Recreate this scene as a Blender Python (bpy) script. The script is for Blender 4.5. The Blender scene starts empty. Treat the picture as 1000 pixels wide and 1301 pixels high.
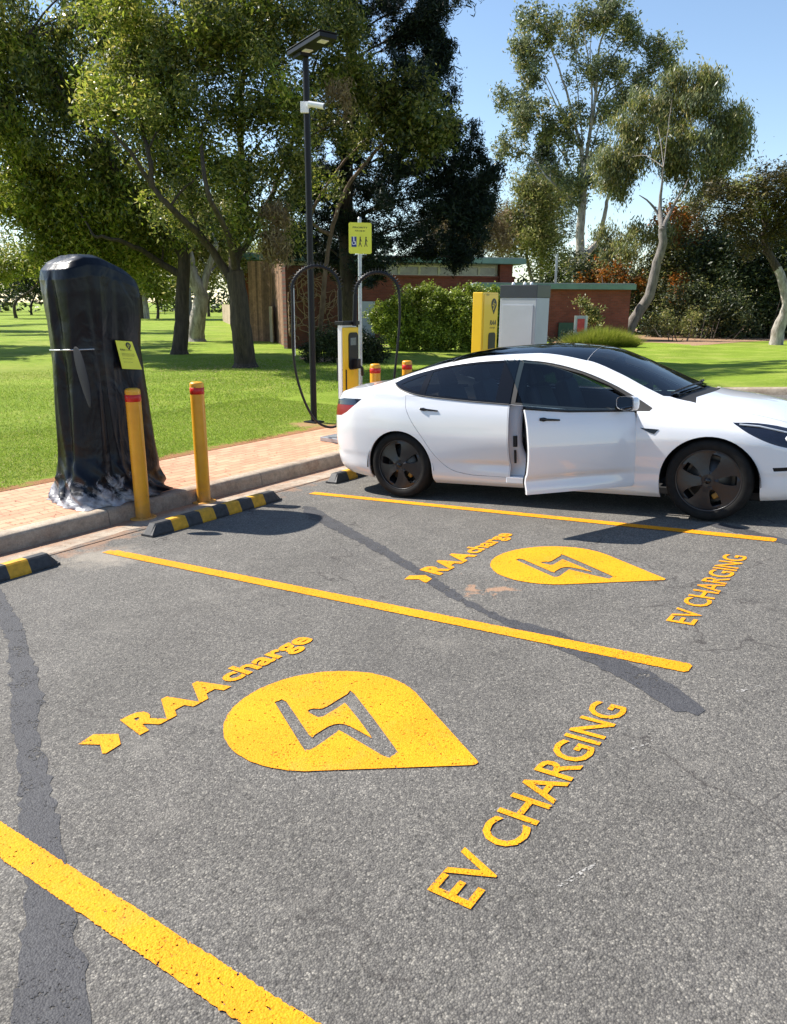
import bpy, math, random
import numpy as np
from mathutils import Vector, Matrix
from mathutils.geometry import delaunay_2d_cdt
SC = bpy.context.scene
COL = SC.collection
PI = math.pi
# ------------------------------------------------------------------ camera (solved from the bay markings)
FOC, YAW, PIT, ROL = 955.36, 2.184734, 0.270663, 0.0054057      # focal in px of a 1000 px wide frame
CAM = np.array([6.0813, 0.0, 2.0251])
SLOPE = 0.0697                                                  # the car park falls towards the kerb
_fw = np.array([math.cos(YAW)*math.cos(PIT), math.sin(YAW)*math.cos(PIT), -math.sin(PIT)])
_rt = np.array([math.sin(YAW), -math.cos(YAW), 0.0]); _up = np.cross(_rt, _fw)
_R = _rt*math.cos(ROL) + _up*math.sin(ROL); _U = -_rt*math.sin(ROL) + _up*math.cos(ROL)
def ray(px, py):
    d = _fw*FOC + _R*(px-500) - _U*(py-650.5); return d/np.linalg.norm(d)
def at(px, py, dist):            # world point at a horizontal distance
    d = ray(px, py); h = math.hypot(d[0], d[1]); return CAM + d*dist/h
def gr(px, py, z=.15):           # world point on a level
    d = ray(px, py); return CAM + d*((z-CAM[2])/d[2])
cd = bpy.data.cameras.new('camera'); cam = bpy.data.objects.new('camera', cd); COL.objects.link(cam)
M = Matrix(((_R[0], _U[0], -_fw[0], CAM[0]), (_R[1], _U[1], -_fw[1], CAM[1]), (_R[2], _U[2], -_fw[2], CAM[2]), (0, 0, 0, 1)))
cam.matrix_world = M
cd.sensor_fit = 'HORIZONTAL'; cd.sensor_width = 36; cd.lens = 36*FOC/1000; cd.clip_end = 4000; cd.clip_start = .05
SC.camera = cam
# ------------------------------------------------------------------ light
SUN_AZ, SUN_EL = math.radians(190), math.radians(46)
w = bpy.data.worlds.new('World'); SC.world = w; w.use_nodes = True
nt = w.node_tree; bg = nt.nodes['Background']; sky = nt.nodes.new('ShaderNodeTexSky'); sky.sky_type = 'NISHITA'
sky.sun_disc = False; sky.sun_elevation = SUN_EL; sky.sun_rotation = PI/2-SUN_AZ; sky.air_density = 1.0; sky.dust_density = .05; sky.ozone_density = 1.3
nt.links.new(sky.outputs[0], bg.inputs[0]); bg.inputs[1].default_value = .10
sl = bpy.data.lights.new('sun', 'SUN'); so = bpy.data.objects.new('sun', sl); COL.objects.link(so)
sl.energy = 5.0; sl.angle = math.radians(.53); sl.color = (1, .94, .85)
dv = Vector((-math.cos(SUN_AZ)*math.cos(SUN_EL), -math.sin(SUN_AZ)*math.cos(SUN_EL), -math.sin(SUN_EL)))
so.rotation_euler = dv.to_track_quat('-Z', 'Y').to_euler(); so.location = (0, 0, 30)
SC.view_settings.view_transform = 'Standard'; SC.view_settings.look = 'None'; SC.view_settings.exposure = .98; SC.view_settings.gamma = 1
SC.render.engine = 'CYCLES'
# ------------------------------------------------------------------ object helpers
def tag(o, label=None, cat=None, group=None, kind=None):
    if label: o['label'] = label
    if cat: o['category'] = cat
    if group: o['group'] = group
    if kind: o['kind'] = kind
    return o
def empty(name, loc=(0, 0, 0), rz=0, parent=None):
    o = bpy.data.objects.new(name, None); COL.objects.link(o); o.location = loc; o.rotation_euler = (0, 0, rz)
    o.empty_display_size = .2
    if parent: o.parent = parent
    return o
def copy_tree(o, parent=None):
    c_ = o.copy(); COL.objects.link(c_)
    if parent: c_.parent = parent
    for ch in list(o.children): copy_tree(ch, c_)
    return c_
def npmesh(name, V, F, mat, parent=None, smooth=False):
    """V (n,3), F (m,k) arrays"""
    V = np.asarray(V, np.float32); F = np.asarray(F, np.int32); m = bpy.data.meshes.new(name)
    m.vertices.add(len(V)); m.vertices.foreach_set('co', V.ravel())
    k = F.shape[1]; m.loops.add(F.size); m.loops.foreach_set('vertex_index', F.ravel())
    m.polygons.add(len(F)); m.polygons.foreach_set('loop_start', np.arange(0, F.size, k, dtype=np.int32))
    m.polygons.foreach_set('loop_total', np.full(len(F), k, np.int32))
    if smooth: m.polygons.foreach_set('use_smooth', np.ones(len(F), bool))
    m.update(calc_edges=True); m.materials.append(mat)
    o = bpy.data.objects.new(name, m); COL.objects.link(o)
    if parent: o.parent = parent
    return o
class MB:
    def __init__(s): s.v = []; s.f = []; s.mi = []; s.sm = []
    def add(s, V, F, mi=0, sm=False):
        b = len(s.v); s.v += [tuple(map(float, p)) for p in V]
        for f in F: s.f.append([b+i for i in f]); s.mi.append(mi); s.sm.append(sm)
        return s
    def box(s, c, d, mi=0, rz=0, top=1.0, M=None):
        x, y, z = d[0]/2, d[1]/2, d[2]/2; cs, sn = math.cos(rz), math.sin(rz); P = []
        for zz, k in ((-z, 1), (z, top)):
            for xx, yy in ((-x, -y), (x, -y), (x, y), (-x, y)):
                xx *= k; yy *= k; P.append((c[0]+xx*cs-yy*sn, c[1]+xx*sn+yy*cs, c[2]+zz))
        if M is not None: P = [M @ Vector(p) for p in P]
        return s.add(P, [(0, 3, 2, 1), (4, 5, 6, 7), (0, 1, 5, 4), (1, 2, 6, 5), (2, 3, 7, 6), (3, 0, 4, 7)], mi)
    def tube(s, P, r, n=10, mi=0, caps=True):
        P = [Vector(p) for p in P]; r = r if hasattr(r, '__len__') else [r]*len(P); V = []; F = []; ref = None
        for i, p in enumerate(P):
            t = (P[min(i+1, len(P)-1)]-P[max(i-1, 0)]).normalized()
            if ref is None: ref = Vector((0, 0, 1)) if abs(t.z) < .9 else Vector((1, 0, 0))
            a = (ref - t*ref.dot(t)); a = a.normalized() if a.length > 1e-6 else t.orthogonal().normalized(); ref = a; b = t.cross(a)
            for k in range(n): q = 2*PI*k/n; V.append(p+(a*math.cos(q)+b*math.sin(q))*r[i])
        for i in range(len(P)-1):
            for k in range(n): k2 = (k+1) % n; F.append((i*n+k, i*n+k2, (i+1)*n+k2, (i+1)*n+k))
        s.add(V, F, mi, True)
        if caps: s.add(V[:n], [tuple(range(n))[::-1]], mi); s.add(V[-n:], [tuple(range(n))], mi)
        return s
    def lathe(s, prof, n=32, mi=0, M=None, sm=True):      # prof (r,z)
        V = []; F = []
        for r, z in prof:
            for k in range(n): q = 2*PI*k/n; V.append(Vector((r*math.cos(q), r*math.sin(q), z)))
        for i in range(len(prof)-1):
            for k in range(n): k2 = (k+1) % n; F.append((i*n+k, i*n+k2, (i+1)*n+k2, (i+1)*n+k))
        if M is not None: V = [M @ v for v in V]
        return s.add(V, F, mi, sm)
    def prism(s, poly, z0, z1, mi=0, M=None, hole=None):
        n = len(poly); V = [(x, y, z0) for x, y in poly]+[(x, y, z1) for x, y in poly]
        F = [tuple(range(n))[::-1], tuple(range(n, 2*n))]+[(i, (i+1) % n, n+(i+1) % n, n+i) for i in range(n)]
        if M is not None: V = [M @ Vector(p) for p in V]
        return s.add(V, F, mi)
    def build(s, name, mats, parent=None, bevel=0, seg=2, smooth=None):
        m = bpy.data.meshes.new(name); m.from_pydata(s.v, [], s.f)
        for a in (mats if isinstance(mats, (list, tuple)) else [mats]): m.materials.append(a)
        for p, i, q in zip(m.polygons, s.mi, s.sm): p.material_index = i; p.use_smooth = q if smooth is None else smooth
        m.update(); o = bpy.data.objects.new(name, m); COL.objects.link(o)
        if parent: o.parent = parent
        if bevel:
            b = o.modifiers.new('bevel', 'BEVEL'); b.width = bevel; b.segments = seg; b.limit_method = 'ANGLE'; b.angle_limit = .6
            b.harden_normals = False
        return o
def inpoly(P, poly):
    P = np.asarray(P); poly = np.asarray(poly); x, y = P[:, 0], P[:, 1]; r = np.zeros(len(P), bool); n = len(poly)
    for i in range(n):
        x1, y1 = poly[i]; x2, y2 = poly[(i+1) % n]
        c_ = ((y1 > y) != (y2 > y)); t = np.where(c_, (x2-x1)*(y-y1)/((y2-y1) if y2 != y1 else 1e-9)+x1, 0); r ^= c_ & (x < t)
    return r
def cdt(polys, pts=()):
    """constrained triangulation of closed polylines + free points -> verts (n,2), tris"""
    vs = []; es = []
    for p in polys:
        b = len(vs); vs += [Vector((float(a[0]), float(a[1]))) for a in p]; es += [(b+i, b+(i+1) % len(p)) for i in range(len(p))]
    vs += [Vector((float(a[0]), float(a[1]))) for a in pts]
    ov, oe, of, *_ = delaunay_2d_cdt(vs, es, [], 0, 1e-5)
    return np.array([(v.x, v.y) for v in ov]), np.array([list(f) for f in of if len(f) == 3])
def holed(outer, holes):         # flat 2-D region with holes -> verts, tris
    V, T = cdt([outer]+holes); C_ = V[T].mean(1); k = inpoly(C_, outer)
    for h in holes: k &= ~inpoly(C_, h)
    return V, T[k]
def smooth_path(P, n=6):
    P = [np.array(p, float) for p in P]; out = []
    for i in range(len(P)-1):
        a, b, c_, d = P[max(i-1, 0)], P[i], P[i+1], P[min(i+2, len(P)-1)]
        for k in range(n):
            t = k/n; out.append(.5*((2*b)+(-a+c_)*t+(2*a-5*b+4*c_-d)*t*t+(-a+3*b-3*c_+d)*t**3))
    out.append(P[-1]); return out
# ------------------------------------------------------------------ material helpers
class NT:
    def __init__(s, name):
        s.m = bpy.data.materials.new(name); s.m.use_nodes = True; s.t = s.m.node_tree; s.p = s.t.nodes['Principled BSDF']; s.o = s.t.nodes['Material Output']
    def n(s, typ, **k):
        a = s.t.nodes.new('ShaderNode'+typ)
        for q, v in k.items():
            if q.startswith('i_'):
                key = q[2:]; a.inputs[int(key) if key.isdigit() else key.replace('_', ' ')].default_value = v
            else: setattr(a, q, v)
        return a
    def l(s, a, b): s.t.links.new(a, b); return s
    def co(s, kind='Object', scale=None):
        c_ = s.n('TexCoord').outputs[kind]
        if scale is not None:
            mp = s.n('Mapping'); mp.inputs['Scale'].default_value = scale if hasattr(scale, '__len__') else (scale,)*3; s.l(c_, mp.inputs[0]); c_ = mp.outputs[0]
        return c_
    def noise(s, co, scale, detail=4, rough=.55, dist=0):
        a = s.n('TexNoise'); a.inputs['Scale'].default_value = scale; a.inputs['Detail'].default_value = detail; a.inputs['Roughness'].default_value = rough; a.inputs['Distortion'].default_value = dist
        s.l(co, a.inputs['Vector']); return a.outputs['Fac']
    def ramp(s, fac, *st):
        a = s.n('ValToRGB'); e = a.color_ramp.elements
        while len(e) < len(st): e.new(.5)
        for q, (p, c_) in zip(e, st): q.position = p; q.color = (*c_, 1) if hasattr(c_, '__len__') else (c_, c_, c_, 1)
        s.l(fac, a.inputs[0]); return a.outputs[0]
    def mix(s, fac, a, b, mode='MIX'):
        m = s.n('Mix', data_type='RGBA', blend_type=mode)
        for sock, v in ((m.inputs[0], fac), (m.inputs[6], a), (m.inputs[7], b)):
            if hasattr(v, 'is_linked') or hasattr(v, 'links'): s.l(v, sock)
            else: sock.default_value = (*v, 1) if hasattr(v, '__len__') else v
        return m.outputs[2]
    def math(s, op, a, b=0.0, c=None, clamp=False):
        m = s.n('Math', operation=op, use_clamp=clamp)
        for sock, v in zip(m.inputs, (a, b, c)):
            if v is None: continue
            if hasattr(v, 'links'): s.l(v, sock)
            else: sock.default_value = v
        return m.outputs[0]
    def bump(s, h, strength=.5, dist=.01):
        b = s.n('Bump'); b.inputs['Strength'].default_value = strength; b.inputs['Distance'].default_value = dist
        s.l(h, b.inputs['Height']); s.l(b.outputs[0], s.p.inputs['Normal']); return b
    def base(s, c_):
        if hasattr(c_, 'links'): s.l(c_, s.p.inputs['Base Color'])
        else: s.p.inputs['Base Color'].default_value = (*c_, 1)
        return s
    def set(s, **k):
        for q, v in k.items(): s.p.inputs[q.replace('_', ' ')].default_value = v
        return s
def simple(name, c_, rough=.5, metal=0, coat=0, var=.12, vs=6, bump=0, bs=60, spec=.5):
    t = NT(name); co = t.co()
    n_ = t.noise(co, vs, 5); lo = tuple(x*(1-var) for x in c_); hi = tuple(min(1, x*(1+var)) for x in c_)
    t.base(t.ramp(n_, (.3, lo), (.7, hi))); t.set(Roughness=rough, Metallic=metal, Coat_Weight=coat, Specular_IOR_Level=spec)
    if bump: t.bump(t.noise(co, bs, 5), bump, .004)
    return t.m
MAT = {}
def asphalt_like(name, stones, dark, patch=False):
    t = NT(name); co = t.co()
    v1 = t.n('TexVoronoi', feature='F1'); v1.inputs['Scale'].default_value = 165; t.l(co, v1.inputs['Vector'])
    v2 = t.n('TexVoronoi', feature='F1'); v2.inputs['Scale'].default_value = 92; t.l(co, v2.inputs['Vector'])
    sep = t.n('SeparateColor'); t.l(v1.outputs['Color'], sep.inputs[0])
    st = t.ramp(sep.outputs[0], *stones)
    sep2 = t.n('SeparateColor'); t.l(v2.outputs['Color'], sep2.inputs[0])
    st2 = t.ramp(sep2.outputs[1], *stones)
    c_ = t.mix(.35, st, st2)
    d = t.ramp(v1.outputs['Distance'], (.35, 1.0), (.75, .6)); c_ = t.mix(1.0, c_, d, 'MULTIPLY')
    pit = t.ramp(t.noise(co, 55, 3), (.34, .5), (.44, 1.0)); c_ = t.mix(.8, c_, pit, 'MULTIPLY')
    big = t.ramp(t.noise(co, .9, 6, .6), (.3, .84), (.7, 1.14)); c_ = t.mix(1.0, c_, big, 'MULTIPLY')
    mid = t.ramp(t.noise(co, 5, 6, .7), (.3, .88), (.7, 1.1)); c_ = t.mix(1.0, c_, mid, 'MULTIPLY')
    if not patch:
        # hairline cracks
        wv = t.n('TexVoronoi', feature='DISTANCE_TO_EDGE'); wv.inputs['Scale'].default_value = .75
        nn = t.n('TexNoise'); nn.inputs['Scale'].default_value = 3; nn.inputs['Detail'].default_value = 6; t.l(co, nn.inputs['Vector'])
        vm = t.n('VectorMath', operation='MULTIPLY_ADD'); t.l(nn.outputs['Color'], vm.inputs[0]); vm.inputs[1].default_value = (.5, .5, .5); t.l(co, vm.inputs[2]); t.l(vm.outputs[0], wv.inputs['Vector'])
        ck = t.ramp(wv.outputs['Distance'], (0, 1.0), (.006, 0.0)); msk = t.ramp(t.noise(co, 1.1, 2), (.44, 0.0), (.54, .85))
        c_ = t.mix(t.math('MULTIPLY', ck, msk), c_, (.035, .03, .028))
        # red-brown dust washed towards the kerb, and a worn spot by the patch
        sx = t.n('SeparateXYZ'); t.l(co, sx.inputs[0])
        n1 = t.noise(co, 3.5, 6, .65)
        g1 = t.math('ADD', t.math('MULTIPLY', sx.outputs[0], -1.6), t.math('MULTIPLY', n1, 3.0)); c_ = t.mix(t.ramp(g1, (.50, 0.0), (.90, .65)), c_, (.30, .17, .10))
        # pale scuffs
        n2 = t.noise(co, 2.2, 7, .7); c_ = t.mix(t.ramp(n2, (.56, 0.0), (.70, .25)), c_, (.27, .25, .22))
        c_ = t.mix(t.ramp(t.noise(co, .55, 4, .6, .8), (.55, 0.0), (.70, .30)), c_, (.075, .07, .066))
        v3 = t.n('VectorMath', operation='DISTANCE'); t.l(co, v3.inputs[0]); v3.inputs[1].default_value = (3.98, 3.98, .28)
        g3 = t.math('ADD', v3.outputs['Value'], t.math('MULTIPLY', t.noise(co, 7, 6, .7, .6), 1.9)); c_ = t.mix(t.ramp(t.math('MULTIPLY', g3, .5), (.44, .75), (.50, 0.0)), c_, (.34, .20, .12))
        v4 = t.n('VectorMath', operation='DISTANCE'); t.l(co, v4.inputs[0]); v4.inputs[1].default_value = (.95, 3.3, .06)
        g4 = t.math('ADD', v4.outputs['Value'], t.math('MULTIPLY', t.noise(co, 5, 6, .7), .9)); c_ = t.mix(t.ramp(g4, (.55, .45), (.85, 0.0)), c_, (.42, .37, .30))
    if dark: c_ = t.mix(.55, c_, dark)
    if patch:                                   # sealant broken up by the stones under it
        tr = t.n('BsdfTransparent'); mx = t.n('MixShader'); g_ = t.math('ADD', t.math('MULTIPLY', t.noise(co, 70, 4, .7), .6), t.math('MULTIPLY', t.noise(co, 6, 5, .7), .5)); t.l(t.ramp(g_, (.45, 1.0), (.49, 0.0)), mx.inputs[0]); t.l(t.p.outputs[0], mx.inputs[1]); t.l(tr.outputs[0], mx.inputs[2]); t.l(mx.outputs[0], t.o.inputs[0])
    t.base(c_); t.set(Roughness=.88 if not patch else .75, Specular_IOR_Level=.4)
    h = t.math('ADD', t.math('MULTIPLY', v1.outputs['Distance'], -1.0), t.math('MULTIPLY', t.noise(co, 55, 3), 1.2)); t.bump(h, .55 if not patch else .4, .006)
    return t.m
MAT['asphalt'] = asphalt_like('asphalt', ((0, (.088, .082, .077)), (.45, (.128, .120, .110)), (.85, (.180, .170, .152)), (1, (.36, .335, .29))), None)
MAT['patch'] = asphalt_like('patch', ((0, (.04, .04, .045)), (.6, (.075, .075, .08)), (1, (.13, .13, .13))), (.042, .042, .048), True)
def paint_mat():
    t = NT('road_paint'); co = t.co()
    v1 = t.n('TexVoronoi', feature='F1'); v1.inputs['Scale'].default_value = 150; t.l(co, v1.inputs['Vector'])
    c_ = t.ramp(t.noise(co, 130, 3, .6), (.3, (.62, .225, .002)), (.55, (.80, .305, .003)), (.75, (.88, .37, .012)))
    c_ = t.mix(1.0, c_, t.ramp(t.noise(co, 2.5, 5), (.3, .86), (.7, 1.08)), 'MULTIPLY')
    c_ = t.mix(t.ramp(t.noise(co, 3.3, 7, .75), (.54, 0.0), (.72, .35)), c_, (.50, .27, .06))
    pit = t.ramp(t.noise(co, 75, 4, .6), (.345, 1.0), (.375, 0.0)); tr = t.n('BsdfTransparent'); mx = t.n('MixShader')
    sx = t.n('SeparateXYZ'); t.l(co, sx.inputs[0])
    wear = t.math('ADD', t.math('MULTIPLY', sx.outputs[0], -1.1), t.math('MULTIPLY', t.noise(co, 9, 6, .7), 2.0)); c_ = t.mix(t.ramp(wear, (.0, 0.0), (.5, .6)), c_, (.42, .27, .12))
    wp = t.ramp(t.math('ADD', wear, t.math('MULTIPLY', t.noise(co, 60, 3, .6), .5)), (.45, 0.0), (.70, 1.0)); sc = t.ramp(t.math('ADD', t.math('MULTIPLY', t.noise(co, 110, 4, .7), .75), t.math('MULTIPLY', t.noise(co, 4, 4, .7), .35)), (.425, 1.0), (.445, 0.0))
    t.l(t.math('MAXIMUM', t.math('MAXIMUM', pit, sc), wp, clamp=True), mx.inputs[0]); t.l(t.p.outputs[0], mx.inputs[1]); t.l(tr.outputs[0], mx.inputs[2]); t.l(mx.outputs[0], t.o.inputs[0])
    t.base(c_); t.set(Roughness=.75, Specular_IOR_Level=.25)
    h = t.math('ADD', t.math('MULTIPLY', v1.outputs['Distance'], -.8), t.noise(co, 80, 4)); t.bump(h, .5, .005); return t.m
MAT['paint'] = paint_mat()
def concrete_mat(name, a, b, dirt=True):
    t = NT(name); co = t.co(); c_ = t.ramp(t.noise(co, 3, 8, .65), (.3, a), (.7, b))
    c_ = t.mix(1.0, c_, t.ramp(t.noise(co, 90, 4), (.3, .8), (.7, 1.1)), 'MULTIPLY')
    if dirt: c_ = t.mix(t.ramp(t.noise(co, 2.3, 8, .75), (.5, 0.0), (.68, .7)), c_, (.22, .12, .07))
    # streak joints across the kerb every 1.8 m
    sx = t.n('SeparateXYZ'); t.l(co, sx.inputs[0]); fr = t.math('FRACT', t.math('MULTIPLY', sx.outputs[1], .5)); c_ = t.mix(t.ramp(fr, (0, .85), (.008, 0.0)), c_, (.05, .045, .04))
    c_ = t.mix(1.0, c_, t.ramp(t.noise(co, 14, 5, .75), (.32, .70), (.6, 1.08)), 'MULTIPLY')
    t.base(c_); t.set(Roughness=.85); t.bump(t.noise(co, 60, 6, .7), .45, .006); return t.m
MAT['kerb'] = concrete_mat('kerb_concrete', (.27, .21, .155), (.42, .35, .27))
MAT['gutter'] = concrete_mat('gutter_concrete', (.30, .24, .18), (.44, .37, .29))
def gutter_dirt(m):
    t = m.node_tree; p = t.nodes['Principled BSDF']; src = p.inputs['Base Color'].links[0].from_socket; w_ = NT.__new__(NT); w_.m = m; w_.t = t; w_.p = p; co = w_.co(); sx = w_.n('SeparateXYZ'); w_.l(co, sx.inputs[0])
    e = w_.math('ADD', w_.math('MULTIPLY', sx.outputs[0], -3.2), w_.math('MULTIPLY', w_.noise(co, 5, 7, .7), 1.6)); w_.l(w_.mix(w_.ramp(e, (.15, 0.0), (.55, .9)), src, w_.ramp(w_.noise(co, 40, 4), (.3, (.20, .10, .055)), (.7, (.40, .23, .14)))), p.inputs['Base Color'])
gutter_dirt(MAT['gutter'])
def paver_mat():
    t = NT('clay_pavers'); co = t.co()
    mp = t.n('Mapping'); mp.inputs['Rotation'].default_value = (0, 0, PI/2); t.l(co, mp.inputs[0])
    br = t.n('TexBrick'); t.l(mp.outputs[0], br.inputs['Vector']); br.inputs['Scale'].default_value = 1; br.inputs['Brick Width'].default_value = .23; br.inputs['Row Height'].default_value = .115
    br.inputs['Mortar Size'].default_value = .006; br.inputs['Mortar Smooth'].default_value = .3; br.inputs['Bias'].default_value = 0
    br.inputs['Color1'].default_value = (.53, .25, .145, 1); br.inputs['Color2'].default_value = (.62, .33, .20, 1); br.inputs['Mortar'].default_value = (.27, .14, .085, 1)
    c_ = t.mix(1.0, br.outputs['Color'], t.ramp(t.noise(co, 1.6, 7, .7), (.3, .82), (.7, 1.15)), 'MULTIPLY')
    c_ = t.mix(t.ramp(t.noise(co, 2.0, 7, .7), (.5, 0.0), (.75, .35)), c_, (.62, .36, .22))
    c_ = t.mix(1.0, c_, t.ramp(t.noise(co, 120, 3), (.3, .85), (.7, 1.1)), 'MULTIPLY')
    t.base(c_); t.set(Roughness=.85); h = t.math('ADD', t.math('MULTIPLY', br.outputs['Fac'], -1.0), t.math('MULTIPLY', t.noise(co, 80, 4), .25)); t.bump(h, .6, .004); return t.m
MAT['paver'] = paver_mat()
def lawn_mat():
    t = NT('lawn'); co = t.co()
    c_ = t.ramp(t.noise(co, 26, 6, .75), (.3, (.10, .165, .010)), (.5, (.185, .27, .022)), (.72, (.32, .40, .06)))
    c_ = t.mix(1.0, c_, t.ramp(t.noise(co, .35, 6, .6), (.3, .75), (.7, 1.22)), 'MULTIPLY')
    c_ = t.mix(t.ramp(t.noise(co, .7, 8, .7), (.50, 0.0), (.68, .6)), c_, (.36, .36, .09))
    c_ = t.mix(t.ramp(t.noise(co, .16, 5, .6), (.52, 0.0), (.66, .4)), c_, (.30, .30, .08))
    c_ = t.mix(t.ramp(t.noise(co, 40, 3, .8), (.66, 0.0), (.74, .5)), c_, (.42, .36, .16))
    sx = t.n('SeparateXYZ'); t.l(co, sx.inputs[0])
    e = t.math('ADD', sx.outputs[0], t.math('MULTIPLY', t.noise(co, 4.5, 6, .75), .9)); south = t.math('LESS_THAN', sx.outputs[1], 17.0)
    c_ = t.mix(t.math('MULTIPLY', t.ramp(t.math('MULTIPLY', t.math('ADD', e, 2.0), 1.0), (.73, 0.0), (.86, .95)), south), c_, (.36, .17, .085))
    v = t.n('VectorMath', operation='DISTANCE'); t.l(co, v.inputs[0]); v.inputs[1].default_value = (-1.95, 9.0, .15)
    g = t.math('ADD', v.outputs['Value'], t.math('MULTIPLY', t.noise(co, 6, 5, .7), .7)); c_ = t.mix(t.ramp(g, (.52, .9), (.72, 0.0)), c_, (.40, .24, .12))
    t.base(c_); t.set(Roughness=.9, Specular_IOR_Level=.15); t.bump(t.noise(co, 45, 6, .8), .9, .03); return t.m
MAT['lawn'] = lawn_mat()
def blade_mat():
    t = NT('grass_blades'); g = t.n('NewGeometry'); c_ = t.ramp(g.outputs['Random Per Island'], (0, (.13, .21, .015)), (.5, (.22, .32, .03)), (.85, (.34, .42, .07)), (1, (.50, .42, .18)))
    t.base(c_); t.set(Roughness=.6, Specular_IOR_Level=.25); tr = t.n('BsdfTranslucent'); t.l(c_, tr.inputs[0]); mx = t.n('MixShader'); mx.inputs[0].default_value = .4
    t.l(t.p.outputs[0], mx.inputs[1]); t.l(tr.outputs[0], mx.inputs[2]); t.l(mx.outputs[0], t.o.inputs[0]); return t.m
MAT['blade'] = blade_mat()
def bollard_mat():
    t = NT('bollard_yellow'); co = t.co(); c_ = t.ramp(t.noise(co, 7, 5), (.3, (.70, .29, .008)), (.7, (.78, .37, .014)))
    sx = t.n('SeparateXYZ'); t.l(co, sx.inputs[0]); e = t.math('ADD', t.math('MULTIPLY', sx.outputs[2], -2.2), t.math('MULTIPLY', t.noise(co, 9, 6, .7), 1.6)); c_ = t.mix(t.ramp(e, (.25, 0.0), (.85, .6)), c_, (.36, .19, .08))
    mp = t.n('Mapping'); mp.inputs['Scale'].default_value = (14, 14, 1.6); t.l(co, mp.inputs[0]); c_ = t.mix(t.ramp(t.noise(mp.outputs[0], 2, 6, .7), (.60, 0.0), (.72, .35)), c_, (.42, .20, .05))
    c_ = t.mix(t.ramp(t.noise(co, 38, 4, .6), (.70, 0.0), (.73, .8)), c_, (.10, .07, .05)); t.base(c_); t.set(Roughness=.40, Coat_Weight=.2); t.bump(t.noise(co, 5, 3), .12, .01); return t.m
MAT['yellow'] = bollard_mat()
MAT['chyellow'] = simple('charger_yellow', (.80, .50, .012), .35, var=.03, vs=3, coat=.3)
MAT['red'] = simple('reflective_red', (.55, .012, .008), .35)
MAT['rubber'] = simple('black_rubber', (.035, .035, .037), .62, var=.4, vs=30, bump=.3, bs=120)
MAT['rubyellow'] = simple('stop_yellow', (.62, .31, .012), .6, var=.2, vs=25, bump=.2, bs=90)
MAT['blackmetal'] = simple('black_powdercoat', (.008, .008, .011), .45, var=.2, spec=.25)
MAT['galv'] = simple('galvanised', (.42, .44, .46), .42, .7, vs=14, var=.18)
MAT['whiteplastic'] = simple('white_plastic', (.78, .79, .80), .35, var=.03)
MAT['black'] = simple('black_plastic', (.012, .012, .014), .45, var=.25, spec=.3)
MAT['signyellow'] = simple('sign_yellow', (.72, .74, .05), .4, var=.04)
MAT['ink'] = simple('sign_ink', (.012, .012, .02), .5)
MAT['blueink'] = simple('blue_ink', (.01, .03, .2), .5)
MAT['greycab'] = simple('cabinet_grey', (.36, .385, .43), .45, var=.05, vs=3)
MAT['charcoal'] = simple('cabinet_charcoal', (.022, .026, .038), .45)
MAT['mulch'] = simple('mulch', (.30, .18, .10), .9, var=.5, vs=18, bump=1, bs=25)
def textobj(name, body, origin, right, up, width, height, mat, parent=None, bold=0, shear=0, thick=.002, font_space=1.0):
    """lettering as real geometry, fitted to width x height; origin is its lower-left corner"""
    cu = bpy.data.curves.new(name, 'FONT'); cu.body = body; cu.size = 1; cu.offset = bold; cu.shear = shear; cu.extrude = 0; cu.space_character = font_space; cu.resolution_u = 3
    tmp = bpy.data.objects.new('tmp_text', cu); COL.objects.link(tmp); dg = bpy.context.evaluated_depsgraph_get(); dg.update()
    me = bpy.data.meshes.new_from_object(tmp.evaluated_get(dg)); bpy.data.objects.remove(tmp); me.name = name
    V = np.array([v.co[:] for v in me.vertices]); mn = V.min(0); mx = V.max(0); r = np.array(right, float); u = np.array(up, float); n_ = np.cross(r, u)
    sx = width/(mx[0]-mn[0]); sy = height/(mx[1]-mn[1]) if height else sx
    for v, q in zip(me.vertices, V): v.co = Vector(np.array(origin)+r*(q[0]-mn[0])*sx+u*(q[1]-mn[1])*sy+n_*thick)
    me.materials.clear(); me.materials.append(mat); me.update(); o = bpy.data.objects.new(name, me); COL.objects.link(o)
    if parent: o.parent = parent
    return o
rng = np.random.default_rng(7); random.seed(7)
def AS(x, y, off=0.0): return (x, y, SLOPE*x+off)
# ------------------------------------------------------------------ ground
YE = 17.3                                                        # the car park ends at a cross kerb
def lawn_h(x, y): return .15+SLOPE*max(0, min(x, 9))
xs = [-1500, -700, -300, -140, -80, -50, -35, -25, -18, -13, -10, -8, -6, -5, -4, -3, -2.2, -1.5, -.6, 0, 1, 2, 3, 4.5, 6, 9, 14, 30, 80, 300, 1500]
ys = [-1200, -300, -80, -30, -10, 0, 4, 8, 12, YE+.15, 20, 23, 27, 32, 38, 45, 55, 70, 100, 160, 300, 700, 1600]
V = []; F = []; ny = len(ys)
for x in xs:
    for y in ys:
        k = 0 if (x > -1.6) else min(1, (-1.5-x)/6)
        V.append((x, y, lawn_h(x, y)+k*.05*math.sin(x*.35)*math.sin(y*.28+1)))
for i in range(len(xs)-1):
    for j in range(ny-1):
        if xs[i] >= -1.5 and ys[j+1] <= YE+.2: continue
        F.append((i*ny+j, (i+1)*ny+j, (i+1)*ny+j+1, i*ny+j+1))
tag(npmesh('lawn', V, F, MAT['lawn']), kind='structure')
V = []; F = []; ax = [.44, 2, 4, 6, 9, 14, 60]; ay = [-60, -10, 0, 5, 10, YE]
for x in ax:
    for y in ay: V.append((x, y, SLOPE*min(x, 9)))
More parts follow.
